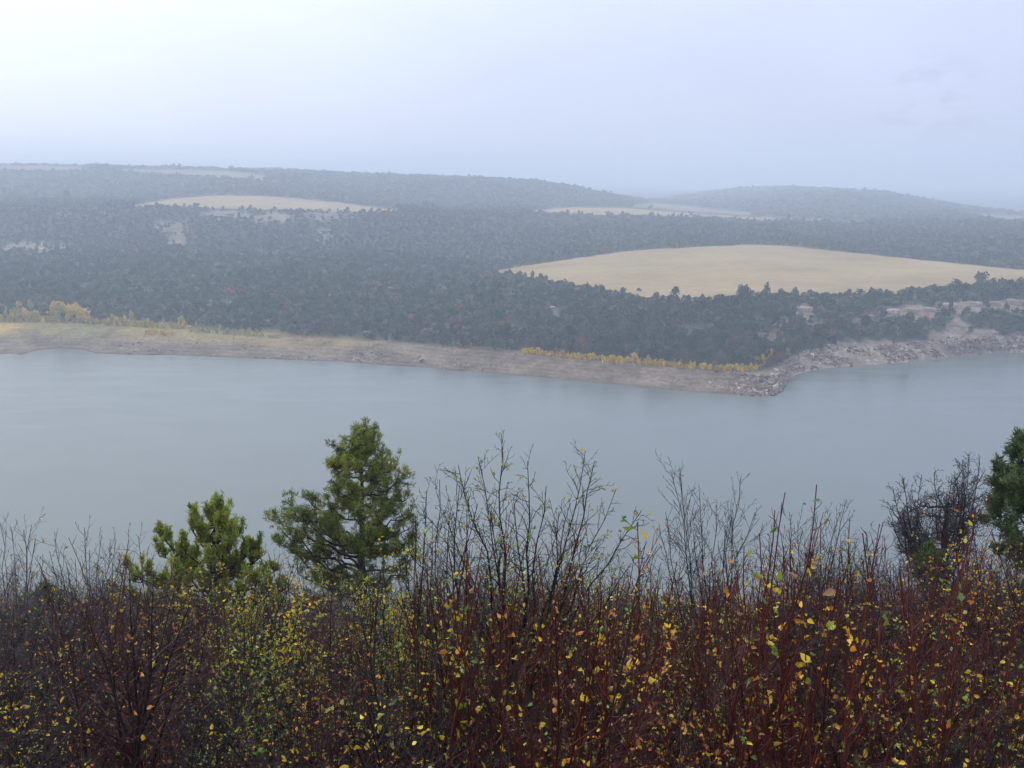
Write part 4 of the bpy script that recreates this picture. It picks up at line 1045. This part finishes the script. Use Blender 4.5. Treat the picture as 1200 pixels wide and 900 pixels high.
def gnarled_tree():
    r_ = np.random.default_rng(77); Y = 18.5
    b = at(1108, 700, Y); b[2] = float(height(np.array([b[0]]), np.array([Y]))[0]) - .2
    root = empty('leafless_tree', b); tag(root, 'leafless gnarled tree with fine black twigs beside the right hand juniper', 'tree')
    pl = Plant()
    K = np.array([0.042, 0.037, 0.039])
    st = at(1112, 588, Y)
    s = np.linspace(0, 1, 8)[:, None]
    tr = b * (1 - s) + st * s; tr[1:-1] += r_.normal(0, .03, (6, 3)); pl.tube(tr, .12, .02, K, 7)
    limbs = [(1085, 600, .2), (1068, 575, .1), (1058, 560, -.3), (1046, 570, .3), (1040, 588, .0), (1045, 605, .3), (1060, 625, -.2), (1050, 640, .2), (1080, 556, .3), (1095, 553, -.2), (1100, 570, .6), (1110, 575, -.5), (1120, 560, .4),
             (1128, 540, .1), (1136, 535, .2), (1148, 540, -.2), (1155, 550, .2), (1130, 615, .5), (1120, 600, .6), (1072, 640, .3), (1075, 600, -.6)]
    for _ in range(17):
        a_ = r_.uniform(-.55, math.pi + .5); q_ = r_.uniform(.55, 1.0)
        limbs.append((1098 + 58 * q_ * math.cos(a_), 606 - 48 * q_ * math.sin(a_), r_.uniform(-.7, .7)))
    for _ in range(2):
        a_ = r_.uniform(0, math.pi); limbs.append((1142 + 20 * math.cos(a_), 562 - 28 * r_.uniform(.4, 1) * math.sin(a_), r_.uniform(-.4, .4)))
    P = prm(bark=K, bark2=K * 1.3, lo=(0.3, 0.12, .1), gap=(0.07, 0.055, .05), ang=(28, 70), ratio=(0.34, 0.55, .5), minl=(.2, .08, .05), maxl=(0.55, .28, .13), rmin=.0040, wander=.24, lift=.06, levels=3, leafp=0, r0=.03)
    for x, y, dY in limbs:
        e = at(x, y, Y + dY * 1.5)
        f = r_.uniform(.42, 1); i0 = min(int(f * 7), 6); p0 = tr[i0] + (f * 7 - i0) * (tr[i0 + 1] - tr[i0])
        s = np.linspace(0, 1, 10)[:, None]
        cp = np.array([p0[0] + .65 * (e[0] - p0[0]), p0[1] + .65 * (e[1] - p0[1]), p0[2] + r_.uniform(.05, .3) * (e[2] - p0[2])])
        q = p0 * (1 - s) ** 2 + cp * 2 * s * (1 - s) + e * s * s
        q[1:-1] += np.cumsum(r_.normal(0, .035, (8, 3)), 0) * np.sin(s[1:-1] * math.pi)
        pl.tube(q, .028 * r_.uniform(.5, 1), .005, K * r_.uniform(.8, 1.3), 5)
        ramify(pl, r_, q, .03, P)
    pl.wood_mesh('branches', root, b, M_BARK)
gnarled_tree()

# ------------------------------------------------------------------ air, sky, sun, camera
def build_haze():
    V = np.array([(x, y, z) for z in (-9.0, 150.0) for y in (-9600, 9700) for x in (-9650, 9650)], float)
    q = np.array([(0, 2, 3, 1), (4, 5, 7, 6), (0, 1, 5, 4), (2, 6, 7, 3), (0, 4, 6, 2), (1, 3, 7, 5)])
    m, nt, nd, lk, out = mat('rain_haze')
    v = nd.new('ShaderNodeVolumePrincipled')
    v.inputs['Color'].default_value = (0.765, 0.85, 0.965, 1); v.inputs['Density'].default_value = 0.00050
    v.inputs['Anisotropy'].default_value = 0.15
    lk.new(v.outputs[0], out.inputs['Volume'])
    tag(new_obj('haze', V, [q], m), kind='stuff')
build_haze()

SUN_EL, SUN_AZ = 42.0, -58.0            # azimuth from straight ahead, negative to the left
w = bpy.data.worlds.new('World'); scn.world = w; w.use_nodes = True
nt = w.node_tree; nt.nodes.clear()
out = nt.nodes.new('ShaderNodeOutputWorld'); bg = nt.nodes.new('ShaderNodeBackground'); bg.inputs[1].default_value = 0.1
sky = nt.nodes.new('ShaderNodeTexSky'); sky.sky_type = 'NISHITA'; sky.sun_disc = False
sky.sun_elevation = R(SUN_EL); sky.sun_rotation = R(SUN_AZ); sky.dust_density = 3.0
tc = nt.nodes.new('ShaderNodeTexCoord')
mp = nt.nodes.new('ShaderNodeMapping'); mp.inputs['Scale'].default_value = (1, 1, 2.4); nt.links.new(tc.outputs['Generated'], mp.inputs['Vector'])
cl = noise_tex(nt, 2.2, 5, 0.5, mp.outputs['Vector'], 0.3)
dt = nt.nodes.new('ShaderNodeVectorMath'); dt.operation = 'DOT_PRODUCT'
sx, sy = math.sin(R(SUN_AZ)), math.cos(R(SUN_AZ)); ce = math.cos(R(SUN_EL))
dt.inputs[1].default_value = (sx * ce, sy * ce, math.sin(R(SUN_EL)))
nt.links.new(tc.outputs['Generated'], dt.inputs[0])
side = ramp(nt, dt.outputs['Value'], [(0.0, (5.8, 6.5, 8.9)), (0.45, (7.2, 7.9, 10.2)), (0.72, (9.4, 10.0, 11.3)), (0.92, (12.0, 12.4, 12.4))])
sp = nt.nodes.new('ShaderNodeSeparateXYZ'); nt.links.new(tc.outputs['Generated'], sp.inputs[0])
lift = ramp(nt, sp.outputs['Z'], [(0.0, 0.5), (0.12, 0.53), (0.35, 0.675), (0.8, 0.875)])
vm = nt.nodes.new('ShaderNodeVectorMath'); vm.operation = 'SCALE'; vm.inputs['Scale'].default_value = 2.0
nt.links.new(lift, vm.inputs[0])
thick = mixc(nt, 1.0, side, vm.outputs[0], 'MULTIPLY')
wd = nt.nodes.new('ShaderNodeVectorMath'); wd.operation = 'DOT_PRODUCT'
_p = at(1090, 118, 1.0) - np.array([0, 0, HC]); _p /= np.linalg.norm(_p)
wd.inputs[1].default_value = [float(q) for q in _p]; nt.links.new(tc.outputs['Generated'], wd.inputs[0])
n9 = N(nt, 'ShaderNodeTexNoise', Scale=24.0, Detail=4.0, Roughness=0.6); nt.links.new(mp.outputs['Vector'], n9.inputs['Vector'])
mr = nt.nodes.new('ShaderNodeMapRange'); mr.inputs['From Min'].default_value = 0.9986; mr.inputs['From Max'].default_value = 0.9999
nt.links.new(wd.outputs['Value'], mr.inputs['Value'])
blob = mixc(nt, 1.0, mr.outputs['Result'], ramp(nt, n9.outputs['Fac'], [(0.45, 0.0), (0.62, 1.0)]), 'MULTIPLY')
thick = mixc(nt, 1.0, thick, ramp(nt, blob, [(0.0, 1.0), (1.0, 0.89)]), 'MULTIPLY')
cloud = mixc(nt, 1.0, thick, ramp(nt, cl, [(0.3, 0.94), (0.7, 1.05)]), 'MULTIPLY')
col = mixc(nt, 0.88, sky.outputs[0], cloud)
nt.links.new(col, bg.inputs[0]); nt.links.new(bg.outputs[0], out.inputs[0])

sd = bpy.data.lights.new('sun', 'SUN'); sd.energy = 0.9; sd.angle = R(14); sd.color = (1.0, 0.96, 0.90)
so = bpy.data.objects.new('sun', sd); COL.objects.link(so)
so.rotation_euler = Vector((-sx * ce, -sy * ce, -math.sin(R(SUN_EL)))).to_track_quat('-Z', 'Y').to_euler()
so.location = (0, 0, 300)

cam = bpy.data.cameras.new('camera'); co = bpy.data.objects.new('camera', cam); COL.objects.link(co)
co.location = (0, 0, HC); co.rotation_euler = (math.pi / 2 - TH, 0, 0)
cam.sensor_width = 36.0; cam.lens = 36.0 * F0 / W0; cam.clip_start = 0.05; cam.clip_end = 30000
scn.camera = co
scn.view_settings.view_transform = 'Standard'; scn.view_settings.look = 'None'; scn.view_settings.exposure = 0.12; scn.view_settings.gamma = 1.0
scn.cycles.max_bounces = 6; scn.cycles.diffuse_bounces = 3; scn.cycles.glossy_bounces = 2; scn.cycles.transmission_bounces = 3; scn.cycles.volume_bounces = 4
scn.cycles.caustics_reflective = False; scn.cycles.caustics_refractive = False
scn.cycles.use_denoising = True
